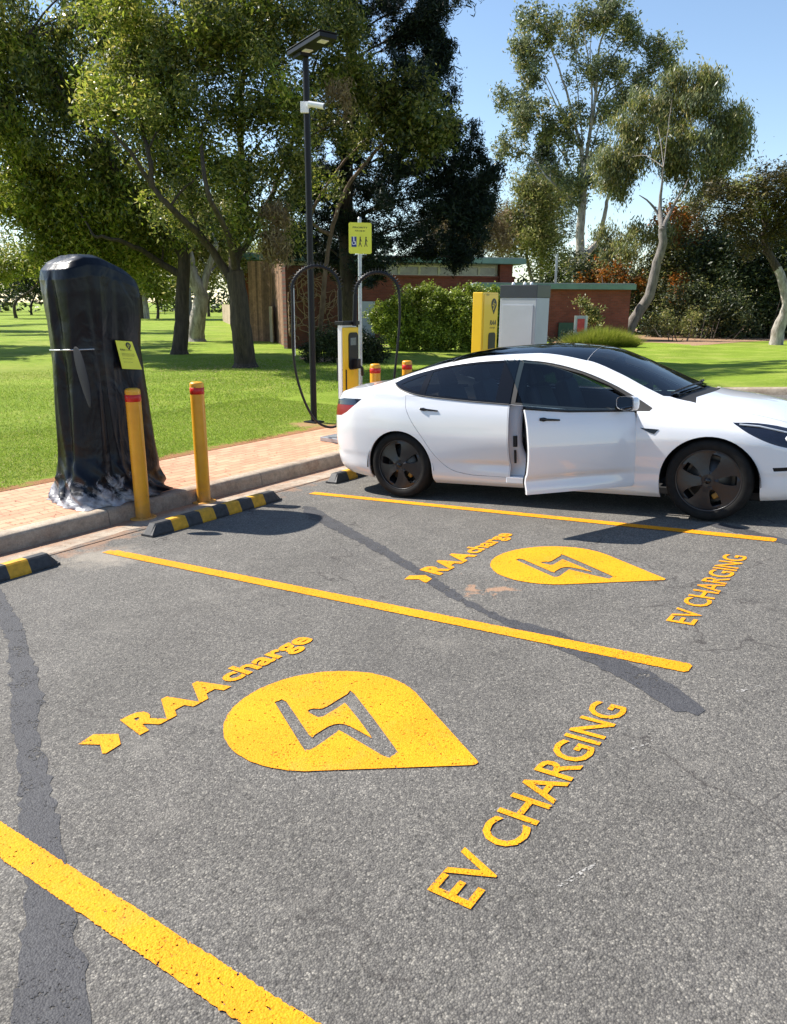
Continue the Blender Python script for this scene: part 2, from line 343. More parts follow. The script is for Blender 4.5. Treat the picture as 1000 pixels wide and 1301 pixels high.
for i in range(len(ax)-1):
    for j in range(len(ay)-1): F.append((i*len(ay)+j, (i+1)*len(ay)+j, (i+1)*len(ay)+j+1, i*len(ay)+j+1))
tag(npmesh('car_park', V, F, MAT['asphalt']), kind='structure')
# asphalt edge laps raggedly over the gutter
b = MB(); pts = [(.46, -20)]+[(.40-.05*math.sin(y*1.7)-.05*rng.random(), y) for y in np.arange(-20, YE, .13)]+[(.46, YE)]
b.prism(pts, -.004, .006, M=Matrix(((1, 0, 0, 0), (0, 1, 0, 0), (SLOPE, 0, 1, 0), (0, 0, 0, 1)))); tag(b.build('car_park_edge', MAT['asphalt']), kind='structure')
tag(npmesh('gutter', [(0, -60, -.001), (.44, -60, SLOPE*.44-.001), (.44, YE, SLOPE*.44-.001), (0, YE, -.001)], [(0, 1, 2, 3)], MAT['gutter']), kind='structure')
# kerb: a rounded profile swept along the footpath and round the corner
prof = [(0, -.1), (0.0, .02), (-.012, .11), (-.022, .135), (-.04, .146), (-.15, .15), (-.15, -.1)]
path = [(0, -60, 0, 0)]+[(0, y, 0, 0) for y in np.arange(-20, YE-.01, .6)]+[(0, YE, 0, 0)]
V = []; F = []
def kerb_ring(px_, py_, dx, dy, z): return [(px_+dx*a, py_+dy*a, z+h+.004*rng.standard_normal()*(.02 < h < .15)) for a, h in prof]
rings = [kerb_ring(0, y, 1, 0, 0) for y in [-60]+list(np.arange(-20, YE-.3, .35))]
rings += [kerb_ring(.12*k*.0+.0, YE, 1, 0, 0) for k in (1,)]
rings += [kerb_ring(x, YE, 0, -1, SLOPE*min(x, 9)) for x in (.02, 1, 2, 3, 4, 5, 7, 9, 14, 60)]
for r_ in rings: V += r_
n_ = len(prof)
for i in range(len(rings)-1):
    for k in range(n_-1): F.append((i*n_+k, (i+1)*n_+k, (i+1)*n_+k+1, i*n_+k+1))
tag(npmesh('kerb', V, F, MAT['kerb']), kind='structure')
tag(npmesh('footpath', [(-1.56, -60, .146), (-.149, -60, .149), (-.149, YE+.2, .149), (-1.56, YE+.2, .146)], [(0, 1, 2, 3)], MAT['paver']), kind='structure')
# lawn blades where the lawn is near
def blades(n, xr, yr, size, edge=False):
    x = rng.uniform(*xr, n); y = rng.uniform(*yr, n)
    if edge: keep = x < -1.62-.12*np.sin(y*3.1)-.22*rng.random(n)**2; x, y = x[keep], y[keep]
    d = np.hypot(x+1.95, y-9.0); keep = d > .22+.35*rng.random(len(x)); x, y = x[keep], y[keep]
    n = len(x); a = rng.uniform(0, 2*PI, n); h = size*rng.uniform(.5, 1.3, n); wd = size*.16
    k = np.clip((-1.5-x)/6, 0, 1); z = .15+k*.05*np.sin(x*.35)*np.sin(y*.28+1)-.004
    P = np.zeros((n, 3, 3)); lx, ly = rng.normal(0, .5, n)*h, rng.normal(0, .5, n)*h
    P[:, 0] = np.stack([x-np.cos(a)*wd, y-np.sin(a)*wd, z], 1); P[:, 1] = np.stack([x+np.cos(a)*wd, y+np.sin(a)*wd, z], 1); P[:, 2] = np.stack([x+lx, y+ly, z+h*.8], 1)
    return P.reshape(-1, 3)
Vb = np.concatenate([blades(90000, (-5, -1.55), (2.6, 11), .032, True), blades(110000, (-15, -4.5), (2.5, 19), .045)])
tag(npmesh('grass_blades', Vb, np.arange(len(Vb)).reshape(-1, 3), MAT['blade']), 'short green blades of the mown lawn beside the brick footpath', 'grass', kind='stuff')
# ------------------------------------------------------------------ repaired strips
def ragged(P, s=.03, step=.04):
    s = s*.75; out = []; P = [np.array(p) for p in P]
    for i in range(len(P)):
        a, c_ = P[i], P[(i+1) % len(P)]; n = max(1, int(np.linalg.norm(c_-a)/step))
        for k in range(n): out.append(a+(c_-a)*k/n+rng.normal(0, s, 2)*.5)
    return out
TILT = Matrix(((1, 0, 0, 0), (0, 1, 0, 0), (SLOPE, 0, 1, 0), (0, 0, 0, 1)))
def sheet(name, poly, z, mat, holes=()):
    Vv, T = holed([tuple(p) for p in poly], [list(map(tuple, h)) for h in holes])
    V3 = [(a, c_, SLOPE*a+z) for a, c_ in Vv]
    if len(T): # upward facing
        q = Vv[T]; cr = np.cross(q[:, 1]-q[:, 0], q[:, 2]-q[:, 0]); T[cr < 0] = T[cr < 0][:, ::-1]
    return npmesh(name, V3, T, mat)
p1_ = [(.85, 2.50), (1.776, 2.165), (2.376, 1.895), (2.83, 1.69), (3.1, 1.50), (3.327, 1.403), (3.732, 1.215), (4.281, .937), (4.7, .74), (5.6, .25), (5.5, .1), (4.54, .60), (4.16, .861), (3.608, 1.14), (2.9, 1.50), (1.987, 1.962), (.9, 2.36)]
tag(sheet('asphalt_patch', ragged(p1_, .018), .0022, MAT['patch']), kind='structure')
p2_ = [(1.201, 5.366), (1.362, 5.359), (2.109, 4.919), (2.7, 4.582), (3.499, 4.087), (4.025, 3.752), (4.31, 3.61), (4.613, 3.573), (4.925, 3.445), (5.21, 3.315), (5.42, 3.17), (5.53, 3.07), (5.515, 3.0), (5.42, 2.995), (5.11, 3.20), (4.86, 3.315), (4.58, 3.42), (4.2, 3.60), (3.81, 3.78), (3.36, 4.08), (2.65, 4.48), (1.95, 4.83), (1.37, 5.18)]
tag(sheet('asphalt_patch', ragged(p2_, .02), .0022, MAT['patch']), kind='structure')
p3_ = [(4.9, 6.25), (5.3, 6.0), (5.9, 5.75), (6.4, 5.6), (6.4, 5.5), (5.8, 5.62), (5.2, 5.9), (4.8, 6.15)]
tag(sheet('asphalt_patch', ragged(p3_, .015), .0022, MAT['patch']), kind='structure')
ch = NT('chalk'); ch.base((.34, .325, .30)); _c = ch.co(); _m = ch.n('MixShader'); _t = ch.n('BsdfTransparent'); ch.l(ch.ramp(ch.noise(_c, 85, 4, .7), (.50, 1.0), (.56, 0.0)), _m.inputs[0]); ch.l(ch.p.outputs[0], _m.inputs[1]); ch.l(_t.outputs[0], _m.inputs[2]); ch.l(_m.outputs[0], ch.o.inputs[0]); MAT['chalk'] = ch.m
for P in ([(5.36, 2.62), (5.40, 2.68), (5.41, 2.72), (5.418, 2.72), (5.41, 2.68), (5.37, 2.61)], [(5.42, 1.78), (5.45, 1.86), (5.48, 1.93), (5.488, 1.925), (5.46, 1.855), (5.43, 1.775)], [(5.60, 3.30), (5.68, 3.42), (5.69, 3.415), (5.615, 3.29)]):
    tag(sheet('chalk_scuff', ragged(P, .006, .03), .0022, MAT['chalk']), kind='structure')
# ------------------------------------------------------------------ painted markings
def stripe(y, x0, x1, label):
    wd = .051; P = [(x0, y-wd), (x1-.015, y-wd), (x1, y-wd+.02), (x1, y+wd-.02), (x1-.015, y+wd), (x0, y+wd)]
    out = []
    for i in range(len(P)):
        a, c_ = np.array(P[i]), np.array(P[(i+1) % len(P)]); n = max(1, int(np.linalg.norm(c_-a)/.009))
        for k in range(n): out.append(a+(c_-a)*k/n+rng.normal(0, .0016, 2))
    tag(sheet('bay_line', out, .0048, MAT['paint']), label, 'road marking', 'yellow lines between the parking bays')
stripe(1.0, .85, 5.38, 'yellow painted bay line running off the bottom left corner of the picture')
stripe(3.43, .80, 5.375, 'yellow painted bay line running between the two bays marked with pins')
stripe(5.885, .86, 5.35, 'yellow painted bay line beside the white car, crossed by the open door shadow')
bolt = [(3.878, 2.195), (3.885, 2.214), (3.922, 2.226), (4.207, 2.057), (4.229, 2.07), (4.234, 2.15), (4.26, 2.192), (4.315, 2.198), (4.428, 2.173), (4.431, 2.183), (4.191, 2.335), (4.164, 2.328), (4.159, 2.202), (4.119, 2.193), (4.064, 2.21), (4.075, 2.24), (4.10, 2.25), (4.115, 2.285), (4.119, 2.424), (4.147, 2.44), (4.57, 2.159), (4.601, 2.13), (4.599, 2.099), (4.571, 2.083), (4.321, 2.144), (4.296, 2.13), (4.296, 1.991), (4.276, 1.963), (4.235, 1.979)]
bolt_n = [(p[1]-2.22, -(p[0]-4.155)) for p in bolt]                # bolt in a unit frame for the signs: x right, y up
def pin_outline(cx, cy, r, tip, n=90):
    a0 = math.acos(r/tip); P = []
    for k in range(n+1):
        a = a0+(2*PI-2*a0)*k/n; P.append((cx+r*math.cos(a), cy+r*math.sin(a)))
    t = .022
    for k in range(7):
        a = -a0*.75+1.5*a0*k/6; P.append((cx+tip-t+t*math.cos(a)*.9, cy+t*1.1*math.sin(a)))
    return P
for k, (dx, dy, lab) in enumerate(((0, 0, 'big yellow painted map pin with a lightning bolt in the nearer bay'), (-.0, 2.44, 'yellow painted map pin with a lightning bolt in the bay next to the white car'))):
    out = [(a+dx+rng.normal(0, .0012), c_+dy+rng.normal(0, .0012)) for a, c_ in pin_outline(4.155, 2.222, .435, .755)]
    hole = [(a+dx, c_+dy) for a, c_ in smooth_path(bolt+[bolt[0]], 2)[:-1]]
    tag(sheet('painted_pin', out, .0048, MAT['paint'], [hole]), lab, 'road marking', 'yellow painted map pins')
UPX = np.array([-1, 0, -SLOPE])/math.hypot(1, SLOPE); RTY = np.array([0, 1.0, 0])
for dy, a, b_ in ((0, 'EV CHARGING lettering painted in yellow in the nearer bay, at the bottom of the picture', 'RAA charge lettering and chevron painted in yellow in the nearer bay'), (2.41, 'EV CHARGING lettering painted in yellow in the bay next to the white car', 'RAA charge lettering and chevron painted in yellow across the dark repaired strip')):
    w_ = 1.355 if dy == 0 else 1.405
    t_ = textobj('painted_lettering', 'EV CHARGING', AS(5.256, 1.563+dy, .0042), RTY, UPX, w_, .150, MAT['paint'], bold=.012, thick=.0006)
    tag(t_, a, 'road marking', 'EV CHARGING letterings')
    root = empty('painted_brand_lettering', AS(3.57, 1.5+dy, .008)); tag(root, b_, 'road marking', 'RAA charge letterings')
    sh = [(1.506, 3.413), (1.589, 3.397), (1.646, 3.49), (1.60, 3.572), (1.522, 3.582), (1.515, 3.569), (1.552, 3.50)]
    parts_ = [sheet('chevron', [(x, y+dy) for y, x in sh], .0048, MAT['paint'])]
    parts_.append(textobj('lettering', 'RAA', AS(3.580, 1.688+dy, .0042), RTY, UPX, .52, .192, MAT['paint'], bold=.05, shear=.2, thick=.0006, font_space=1.22))
    parts_.append(textobj('lettering', 'charge', AS(3.602, 2.235+dy, .0042), RTY, UPX, .605, .19, MAT['paint'], bold=.032, thick=.001))
    for p in parts_: p.parent = root; p.matrix_parent_inverse = Matrix.Translation(-root.location)
# ------------------------------------------------------------------ wheel stops
def wheel_stop(label, y0):
    L_ = 1.62; b = MB(); n = 9; e = .07; h = .105; hw, tw = .078, .036
    ycut = [e*.0+.0]+[e+(L_-2*e)*k/n for k in range(n+1)]+[L_]
    def ring(y, k): return [(-hw, y, 0), (hw, y, 0), (hw, y, .018), (tw+.012, y, .018+(h-.018)*k*.86), (tw, y, .018+(h-.018)*k), (-tw, y, .018+(h-.018)*k), (-tw-.012, y, .018+(h-.018)*k*.86), (-hw, y, .018)]
    for i in range(len(ycut)-1):
        k0, k1 = (0 if i == 0 else 1), (0 if i == len(ycut)-2 else 1); a = ring(ycut[i], k0); c_ = ring(ycut[i+1], k1)
        b.add(a+c_, [(q, (q+1) % 8, 8+(q+1) % 8, 8+q) for q in range(8)], 1 if (0 < i < len(ycut)-2 and (i-1) % 2 == 1) else 0)
    b.add(ring(0, 0), [tuple(range(8))]); b.add(ring(L_, 0), [tuple(range(8))[::-1]])
    o = b.build('wheel_stop', [MAT['rubber'], MAT['rubyellow']]); o.location = AS(.715, y0, .002); o.rotation_euler = (0, -math.atan(SLOPE), 0)
    return tag(o, label, 'wheel stop', 'black and yellow wheel stops along the kerb')
wheel_stop('black and yellow striped wheel stop in front of the two near bollards', 3.88)
wheel_stop('black and yellow wheel stop cut off by the left edge of the picture', 1.40)
wheel_stop('black and yellow wheel stop half hidden behind the tail of the white car', 6.38)
# ------------------------------------------------------------------ bollards
def bollard():
    root = empty('bollard'); b = MB()
    b.lathe([(.07, 0), (.07, 1.22), (.0695, 1.232), (.064, 1.243), (.05, 1.25), (.0, 1.252)], 40); b.build('post', MAT['yellow'], root)
    b = MB(); b.lathe([(.125, 0), (.125, .012), (.122, .014), (.071, .014)], 40)
    for k in range(4): a = PI/4+k*PI/2; b.lathe([(.012, .014), (.012, .024), (0, .026)], 8, M=Matrix.Translation((math.cos(a)*.1, math.sin(a)*.1, 0)))
    b.build('base_flange', MAT['yellow'], root)
    b = MB(); b.lathe([(.0702, 1.13), (.0722, 1.131), (.0722, 1.195), (.0702, 1.196)], 40); b.build('reflective_band', MAT['red'], root)
    return root
bol = bollard()
for i, (y, lab) in enumerate(((4.34, 'yellow bollard with a red band in front of the black covered charger'), (5.10, 'yellow bollard with a red band on the lawn side, right of the black covered charger'), (8.12, 'yellow bollard with a red band right of the slim yellow and white charger'), (8.87, 'yellow bollard behind the rear window line of the white car, right of another bollard'), (12.62, 'yellow bollard whose cap just shows over the car roof before the grey cabinet'))):
    o = bol if i == 0 else copy_tree(bol); o.location = (.05, y, .003); o.rotation_euler.z = i*.7; tag(o, lab, 'bollard', 'yellow steel bollards along the kerb')
# ------------------------------------------------------------------ charger wrapped in black sheeting
def tarp_mat():
    t = NT('black_sheeting'); co = t.co(); t.base(t.ramp(t.noise(co, 2.2, 5), (.35, (.002, .003, .006)), (.55, (.003, .005, .011)), (.72, (.012, .006, .004))))  # brown patches put reflections of the path into the base colour
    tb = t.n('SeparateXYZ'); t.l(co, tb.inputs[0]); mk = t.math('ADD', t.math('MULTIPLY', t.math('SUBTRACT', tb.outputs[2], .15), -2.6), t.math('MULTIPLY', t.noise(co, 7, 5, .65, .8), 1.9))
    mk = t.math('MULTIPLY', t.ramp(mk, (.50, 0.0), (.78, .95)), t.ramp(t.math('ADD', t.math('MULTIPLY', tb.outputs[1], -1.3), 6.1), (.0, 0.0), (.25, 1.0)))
    t.base(t.mix(mk, t.p.inputs['Base Color'].links[0].from_socket, t.ramp(t.noise(co, 10, 4, .6, .8), (.30, (.13, .13, .14)), (.66, (.46, .46, .48)))))  # grey blotches along the hem paint its silvery sheen into the colour
    t.set(Roughness=.34, Specular_IOR_Level=.26); mp = t.n('Mapping'); mp.inputs['Scale'].default_value = (2.2, 2.2, 1.3); t.l(co, mp.inputs[0])
    h = t.math('ADD', t.noise(mp.outputs[0], 1.6, 3, .45, .8), t.math('MULTIPLY', t.noise(co, 9, 3, .5, .5), .10)); t.bump(h, .7, .05); return t.m
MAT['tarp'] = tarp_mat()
tc = np.array([-.54, 4.40, .152])
lev = [(0, .40, .53), (.02, .385, .515), (.06, .36, .50), (.2, .315, .475), (.5, .29, .455), (.9, .27, .435), (1.2, .255, .415), (1.42, .248, .40), (1.48, .248, .40), (1.6, .262, .405), (1.8, .282, .415), (1.98, .292, .42), (2.10, .288, .415), (2.20, .272, .392), (2.26, .235, .335), (2.29, .15, .21), (2.30, .0, .0)]
lz = np.array([l[0] for l in lev]); la = np.array([l[1] for l in lev]); lb = np.array([l[2] for l in lev])
NA, NZ = 240, 140; V = []
zz = np.concatenate([np.linspace(0, 1, NZ-30)**1*2.08, np.linspace(2.085, 2.30, 30)])
def vnoise(a, z, s):                     # smooth pseudo noise on the wrap
    return (math.sin(a*3+z*1.7+s)+math.sin(a*5-z*2.3+2*s)+math.sin(a*8+z*3.1+s*3)*.7+math.sin(a*13-z*4+s)*.5)/3.2
def tarp_r(a, z):
    A = np.interp(z, lz, la); B = np.interp(z, lz, lb); n = 4.5; ca, sa = math.cos(a), math.sin(a)
    r = (abs(ca/max(A, 1e-4))**n+abs(sa/max(B, 1e-4))**n)**(-1/n) if A > 1e-3 else 0
    amp = np.interp(z, [0, .15, .6, 1.3, 1.45, 1.7, 2.0, 2.2], [.03, .026, .026, .018, .008, .020, .018, .004])
    left = .5+.5*math.cos(a+1.9)          # deeper pleats towards the -Y face
    f = (1-2.2*abs(math.sin(a*2.5+z*.55+.4*math.sin(z*2)))**.8)*amp*(.25+.6*left)+(.6-1.6*abs(math.sin(a*5.5-z*.8+1))**.7)*amp*.5*left
    f += -abs(math.sin(a*3.5+z*.25))**16*amp*1.6*left
    if z < .3: f += (.3-z)*.10*(1-2*abs(math.sin(a*6+z*9+2*math.sin(z*14))))
    fr = .5+.5*math.cos(a+.75); f += .13*fr**2*max(0, 1-z/.45)**1.3*(1+.35*(1-2*abs(math.sin(a*7+z*16))))
    return max(0, r+f)
for z in zz:
    for k in range(NA):
        a = 2*PI*k/NA; r = tarp_r(a, z); x, y = r*math.cos(a), r*math.sin(a)
        sag = np.interp(z, [1.3, 1.6, 1.9, 2.1, 2.3], [0, .02, .07, .12, .19])*np.clip((y+.05)/.45, 0, 1)**1.2+np.interp(z, [1.7, 2.0, 2.3], [0, .02, .09])*np.clip((-y-.18)/.25, 0, 1)
        V.append((tc[0]+x, tc[1]+y, tc[2]+z-sag))
F = [(i*NA+k, i*NA+(k+1) % NA, (i+1)*NA+(k+1) % NA, (i+1)*NA+k) for i in range(NZ-1) for k in range(NA)]
root = tag(empty('covered_charger', tuple(tc)), 'charger wrapped in black plastic sheeting with a yellow notice, standing on the footpath', 'covered charger')
def under(o, r): o.parent = r; o.matrix_parent_inverse = r.matrix_basis.inverted(); return o
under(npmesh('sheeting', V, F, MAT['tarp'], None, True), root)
b = MB(); P = []
for k in range(31): a = -2.75+2.1*k/30; r = tarp_r(a, 1.44)+.006; P.append((tc[0]+r*math.cos(a), tc[1]+r*math.sin(a), tc[2]+1.44-.01*math.sin(a*2)))
b.tube(P, .007, 6); under(b.build('tie_cord', MAT['galv']), root)
def onY(px, py, Y): d = ray(px, py); return CAM+d*((Y-CAM[1])/d[1])
def onX(px, py, X): d = ray(px, py); return CAM+d*((X-CAM[0])/d[0])
# loose flap hanging from the cord
fp = [onY(x, y, Y) for x, y, Y in ((92, 437, 4.02), (102, 440, 3.98), (111, 470, 3.95), (118, 502, 3.93), (117, 528, 3.92), (109, 506, 3.96), (100, 480, 3.98), (94, 455, 4.0))]
cen = sum(fp)/len(fp)+np.array([.02, -.03, 0]); b = MB(); b.add([tuple(p) for p in fp]+[tuple(cen)], [(i, (i+1) % 8, 8) for i in range(8)]); o = b.build('loose_flap', simple('matt_sheeting', (.012, .014, .02), .7, spec=.12))
sd = o.modifiers.new('s', 'SOLIDIFY'); sd.thickness = .006; sb = o.modifiers.new('u', 'SUBSURF'); sb.levels = sb.render_levels = 2; under(o, root)
for p in o.data.polygons: p.use_smooth = True
# notice on the sheeting
q = [onX(x, y, X) for x, y, X in ((146.5, 432.5, -.262), (167.5, 434, -.255), (180.5, 469.5, -.242), (155.5, 468.5, -.247))]
nm = np.cross(q[1]-q[0], q[3]-q[0]); nm /= np.linalg.norm(nm); nm = -nm if nm[0] < 0 else nm
nb = tag(empty('notice_board', tuple(q[3])), 'yellow notice tied to the black plastic sheeting of the covered charger', 'notice')
b = MB(); b.add([tuple(p-nm*.004) for p in q]+[tuple(p+nm*.002) for p in q], [(0, 1, 2, 3), (4, 7, 6, 5), (0, 4, 5, 1), (1, 5, 6, 2), (2, 6, 7, 3), (3, 7, 4, 0)]); under(b.build('panel', MAT['signyellow']), nb)
def qp(u, v): return (q[3]*(1-u)+q[2]*u)*(1-v)+(q[0]*(1-u)+q[1]*u)*v+nm*.0035
rU = (q[2]-q[3]); W_ = np.linalg.norm(rU); rU = rU/W_; uU = q[0]-q[3]; H_ = np.linalg.norm(uU); uU = uU/H_
def on_notice(body, u, v, w_, h, bold=0): under(textobj('lettering', body, qp(u, v), rU, uU, w_*W_, h*H_, MAT['ink'], bold=bold, thick=.001), nb)
on_notice('RAA', .14, .655, .24, .065, .03); on_notice('Charge', .42, .655, .32, .055)
for v_, w_ in ((.54, .62), (.50, .66), (.46, .6), (.36, .5), (.24, .45)): on_notice('mmmm mm mmmmm mm mmm', .16, v_, w_, .02)
def pin_badge(name, org, right, up, s, mat_, boltmat, parent, thick=.002):
    right = np.array(right, float); up = np.array(up, float); n_ = np.cross(right, up); org = np.array(org, float)
    O = [(y, -x) for x, y in pin_outline(0, 0, .435, .755, 40)]; Vv, T = holed(O, [])
    o = npmesh(name, [org+right*a*s+up*c_*s+n_*thick for a, c_ in Vv], T, mat_); under(o, parent)
    Vv, T = holed(bolt_n, []); o2 = npmesh('bolt_mark', [org+right*a*s+up*c_*s+n_*thick*2 for a, c_ in Vv], T, boltmat); under(o2, parent)
pin_badge('pin_mark', qp(.68, .86), rU, uU, .062, MAT['ink'], MAT['signyellow'], nb)
# ------------------------------------------------------------------ lamp post with panel head
lp = gr(399, 536.5, .15)
root = tag(empty('lamp_post', tuple(lp)), 'tall black lamp post with a flat panel head, standing on the lawn', 'lamp post')
b = MB(); b.tube([(lp[0], lp[1], .14), (lp[0], lp[1], 5.42)], [.052, .047], 12); under(b.build('pole', MAT['blackmetal']), root)
b = MB(); b.box((lp[0], lp[1], .162), (.24, .24, .02)); under(b.build('base_plate', MAT['blackmetal'], bevel=.004), root)
hA = gr(374, 73, 5.5); hB = gr(419, 46, 5.5); hd = hB-hA; hd[2] = 0; hl = np.linalg.norm(hd); hx = hd/hl; hl = hl*.94; hy = np.array([-hx[1], hx[0], 0]); hc = (hA+hB)/2
Mh = Matrix(((hx[0], hy[0], 0, hc[0]), (hx[1], hy[1], 0, hc[1]), (0, 0, 1, 5.5), (0, 0, 0, 1)))
b = MB(); b.box((0, 0, .02), (hl, .27, .06), M=Mh); b.box((0, 0, .062), (hl*1.02, .29, .012), M=Mh); under(b.build('lamp_head', MAT['blackmetal'], bevel=.008), root)
b = MB(); b.box((-hl*.30, 0, -.03), (.25, .16, .06), M=Mh); under(b.build('head_bracket', MAT['blackmetal'], bevel=.005), root)
for xx in (-.12, .34):
    b = MB(); b.box((xx*hl, .0, -.012), (.13, .12, .014), M=Mh); under(b.build('lamp_lens', MAT['whiteplastic']), root)
cp = np.array([lp[0], lp[1], 4.77]); rs = _rt*1.0; tw = CAM-cp; tw[2] = 0; tw /= np.linalg.norm(tw)
root = tag(empty('security_camera', tuple(cp)), 'white bullet security camera strapped to the lamp post', 'security camera')
Mc = Matrix(((rs[0], tw[0], 0, cp[0]), (rs[1], tw[1], 0, cp[1]), (0, 0, 1, cp[2]), (0, 0, 0, 1)))
b = MB(); b.box((-.03, .075, .0), (.12, .05, .15), M=Mc); under(b.build('mount_box', MAT['whiteplastic'], bevel=.008), root)
b = MB(); b.tube([Mc @ Vector((.02, .10, .0)), Mc @ Vector((.08, .13, .02))], .022, 10); under(b.build('bracket', MAT['whiteplastic']), root)
b = MB(); b.tube([Mc @ Vector((.03, .13, .035)), Mc @ Vector((.25, .20, -.015))], [.038, .041], 16); under(b.build('camera_body', MAT['whiteplastic']), root)
b = MB(); b.tube([Mc @ Vector((.251, .2003, -.0152)), Mc @ Vector((.257, .2023, -.0166))], [.033, .032], 16); under(b.build('lens', MAT['black']), root)
# ------------------------------------------------------------------ parking sign
sp = np.array([-1.0, 9.16, .15]); root = tag(empty('parking_sign', tuple(sp)), 'yellow sign with wheelchair and walking symbols on a galvanised pole', 'sign')
b = MB(); b.tube([(sp[0], sp[1], .1), (sp[0], sp[1], 3.2)], .028, 12); b.tube([(sp[0], sp[1], 3.2), (sp[0], sp[1], 3.22)], [.031, .02], 12); under(b.build('pole', MAT['galv']), root)
fr_ = CAM-sp; fr_[2] = 0; fr_ /= np.linalg.norm(fr_); fr_ = np.array([fr_[0]*math.cos(.2)-fr_[1]*math.sin(.2), fr_[0]*math.sin(.2)+fr_[1]*math.cos(.2), 0]); sr = np.cross([0, 0, 1], fr_); sc_ = sp+fr_*.035
ms = Matrix(((sr[0], fr_[0], 0, sc_[0]), (sr[1], fr_[1], 0, sc_[1]), (0, 0, 1, 2.93), (0, 0, 0, 1)))
def rrect(w_, h, r, n=4):
    P = []
    for cx, cy, a0 in ((w_/2-r, h/2-r, 0), (-w_/2+r, h/2-r, PI/2), (-w_/2+r, -h/2+r, PI), (w_/2-r, -h/2+r, 1.5*PI)):
        for k in range(n+1): a = a0+PI/2*k/n; P.append((cx+r*math.cos(a), cy+r*math.sin(a)))
    return P
FL = Matrix(((1, 0, 0, 0), (0, 0, 1, 0), (0, 1, 0, 0), (0, 0, 0, 1)))      # prism xy -> sign xz
b = MB(); b.prism(rrect(.335, .425, .025), -.002, .002, M=ms @ FL); under(b.build('panel', MAT['signyellow']), root)
so_ = lambda x, z: sc_+sr*x+np.array([0, 0, 2.93+z-sc_[2]])+fr_*.0025
for body, x, z, w_, h in (('PRIORITY', -.11, .135, .22, .022), ('FOR USE BY', -.075, .09, .15, .02)): under(textobj('lettering', body, so_(x, z), sr, (0, 0, 1), w_, h, MAT['ink'], bold=.02, thick=.0005), root)
b = MB(); b.prism([(-.13, -.12), (-.055, -.12), (-.055, .02), (-.13, .02)], .003, .0035, M=ms @ FL); under(b.build('wheelchair_symbol', MAT['blueink']), root)
def stick(cx, k=1, name='walking_symbol', mat_=MAT['ink']):
    b = MB()
    def bar(p, q_, w_): p, q_ = np.array(p), np.array(q_); d = q_-p; d /= np.linalg.norm(d); n_ = np.array([-d[1], d[0]])*w_; b.prism([tuple(p-n_), tuple(q_-n_), tuple(q_+n_), tuple(p+n_)], .004, .0045, M=ms @ FL)
    b.prism([(cx+.010*math.cos(a), .012+.010*math.sin(a)) for a in np.linspace(0, 2*PI, 10)[:-1]], .004, .0045, M=ms @ FL)
    if k: bar((cx, 0), (cx-.004, -.055), .008); bar((cx-.004, -.055), (cx+.018, -.115), .005); bar((cx-.004, -.055), (cx-.022, -.115), .005); bar((cx, -.01), (cx+.022, -.045), .004)
    else: bar((cx, 0), (cx+.003, -.05), .007); bar((cx+.003, -.05), (cx+.025, -.05), .006); bar((cx+.025, -.05), (cx+.03, -.09), .005); b.prism([(cx-.002+.028*math.cos(a), -.065+.028*math.sin(a)) for a in np.linspace(PI*.8, PI*1.95, 9)]+[(cx-.002+.02*math.cos(a), -.065+.02*math.sin(a)) for a in np.linspace(PI*1.95, PI*.8, 9)], .004, .0045, M=ms @ FL)
    under(b.build(name, mat_), root)
stick(-.096, 0, 'figure', MAT['whiteplastic']); stick(.0); stick(.085)
# ------------------------------------------------------------------ slim charger with two cable booms
root = tag(empty('slim_charger', (-.55, 8.27, .15)), 'slim yellow and white charger with two arched cable booms behind the car tail', 'charger')
b = MB(); b.box((-.535, 8.265, .945), (.07, .33, 1.59)); under(b.build('white_housing', MAT['whiteplastic'], bevel=.01), root)
b = MB(); b.box((-.485, 8.270, .945), (.032, .326, 1.53)); under(b.build('front_cover', MAT['chyellow'], bevel=.012), root)
b = MB(); b.box((-.53, 8.265, 1.765), (.15, .36, .05)); under(b.build('top_cap', MAT['black'], bevel=.006), root)
b = MB(); b.prism(rrect(.21, .50, .05), 0, .008, M=Matrix(((0, 0, 1, -.470), (1, 0, 0, 8.31), (0, 1, 0, 1.39), (0, 0, 0, 1)))); o = under(b.build('screen_recess', MAT['black']), root)
b = MB(); b.box((-.459, 8.30, 1.52), (.006, .12, .10)); under(b.build('display', simple('display_glass', (.12, .14, .17), .15)), o)
b = MB(); b.box((-.425, 8.33, 1.22), (.09, .08, .13)); b.tube([(-.40, 8.33, 1.2), (-.36, 8.37, 1.16), (-.38, 8.40, 1.06)], .022, 8); under(b.build('plug_holster', MAT['black'], bevel=.01), root)
under(textobj('lettering', 'RAA charge', (-.4675, 8.165, .55), (0, 0, 1), (0, -1, 0), .42, .03, MAT['ink'], bold=.02, thick=.001), root)
pin_badge('pin_mark', (-.467, 8.37, .62), (0, 1, 0), (0, 0, 1), .08, MAT['ink'], MAT['chyellow'], root)
b = MB(); b.box((-.60, 8.18, .18), (.42, .42, .06)); under(b.build('base_plinth', MAT['galv'], bevel=.006), root)
DC = 10.55
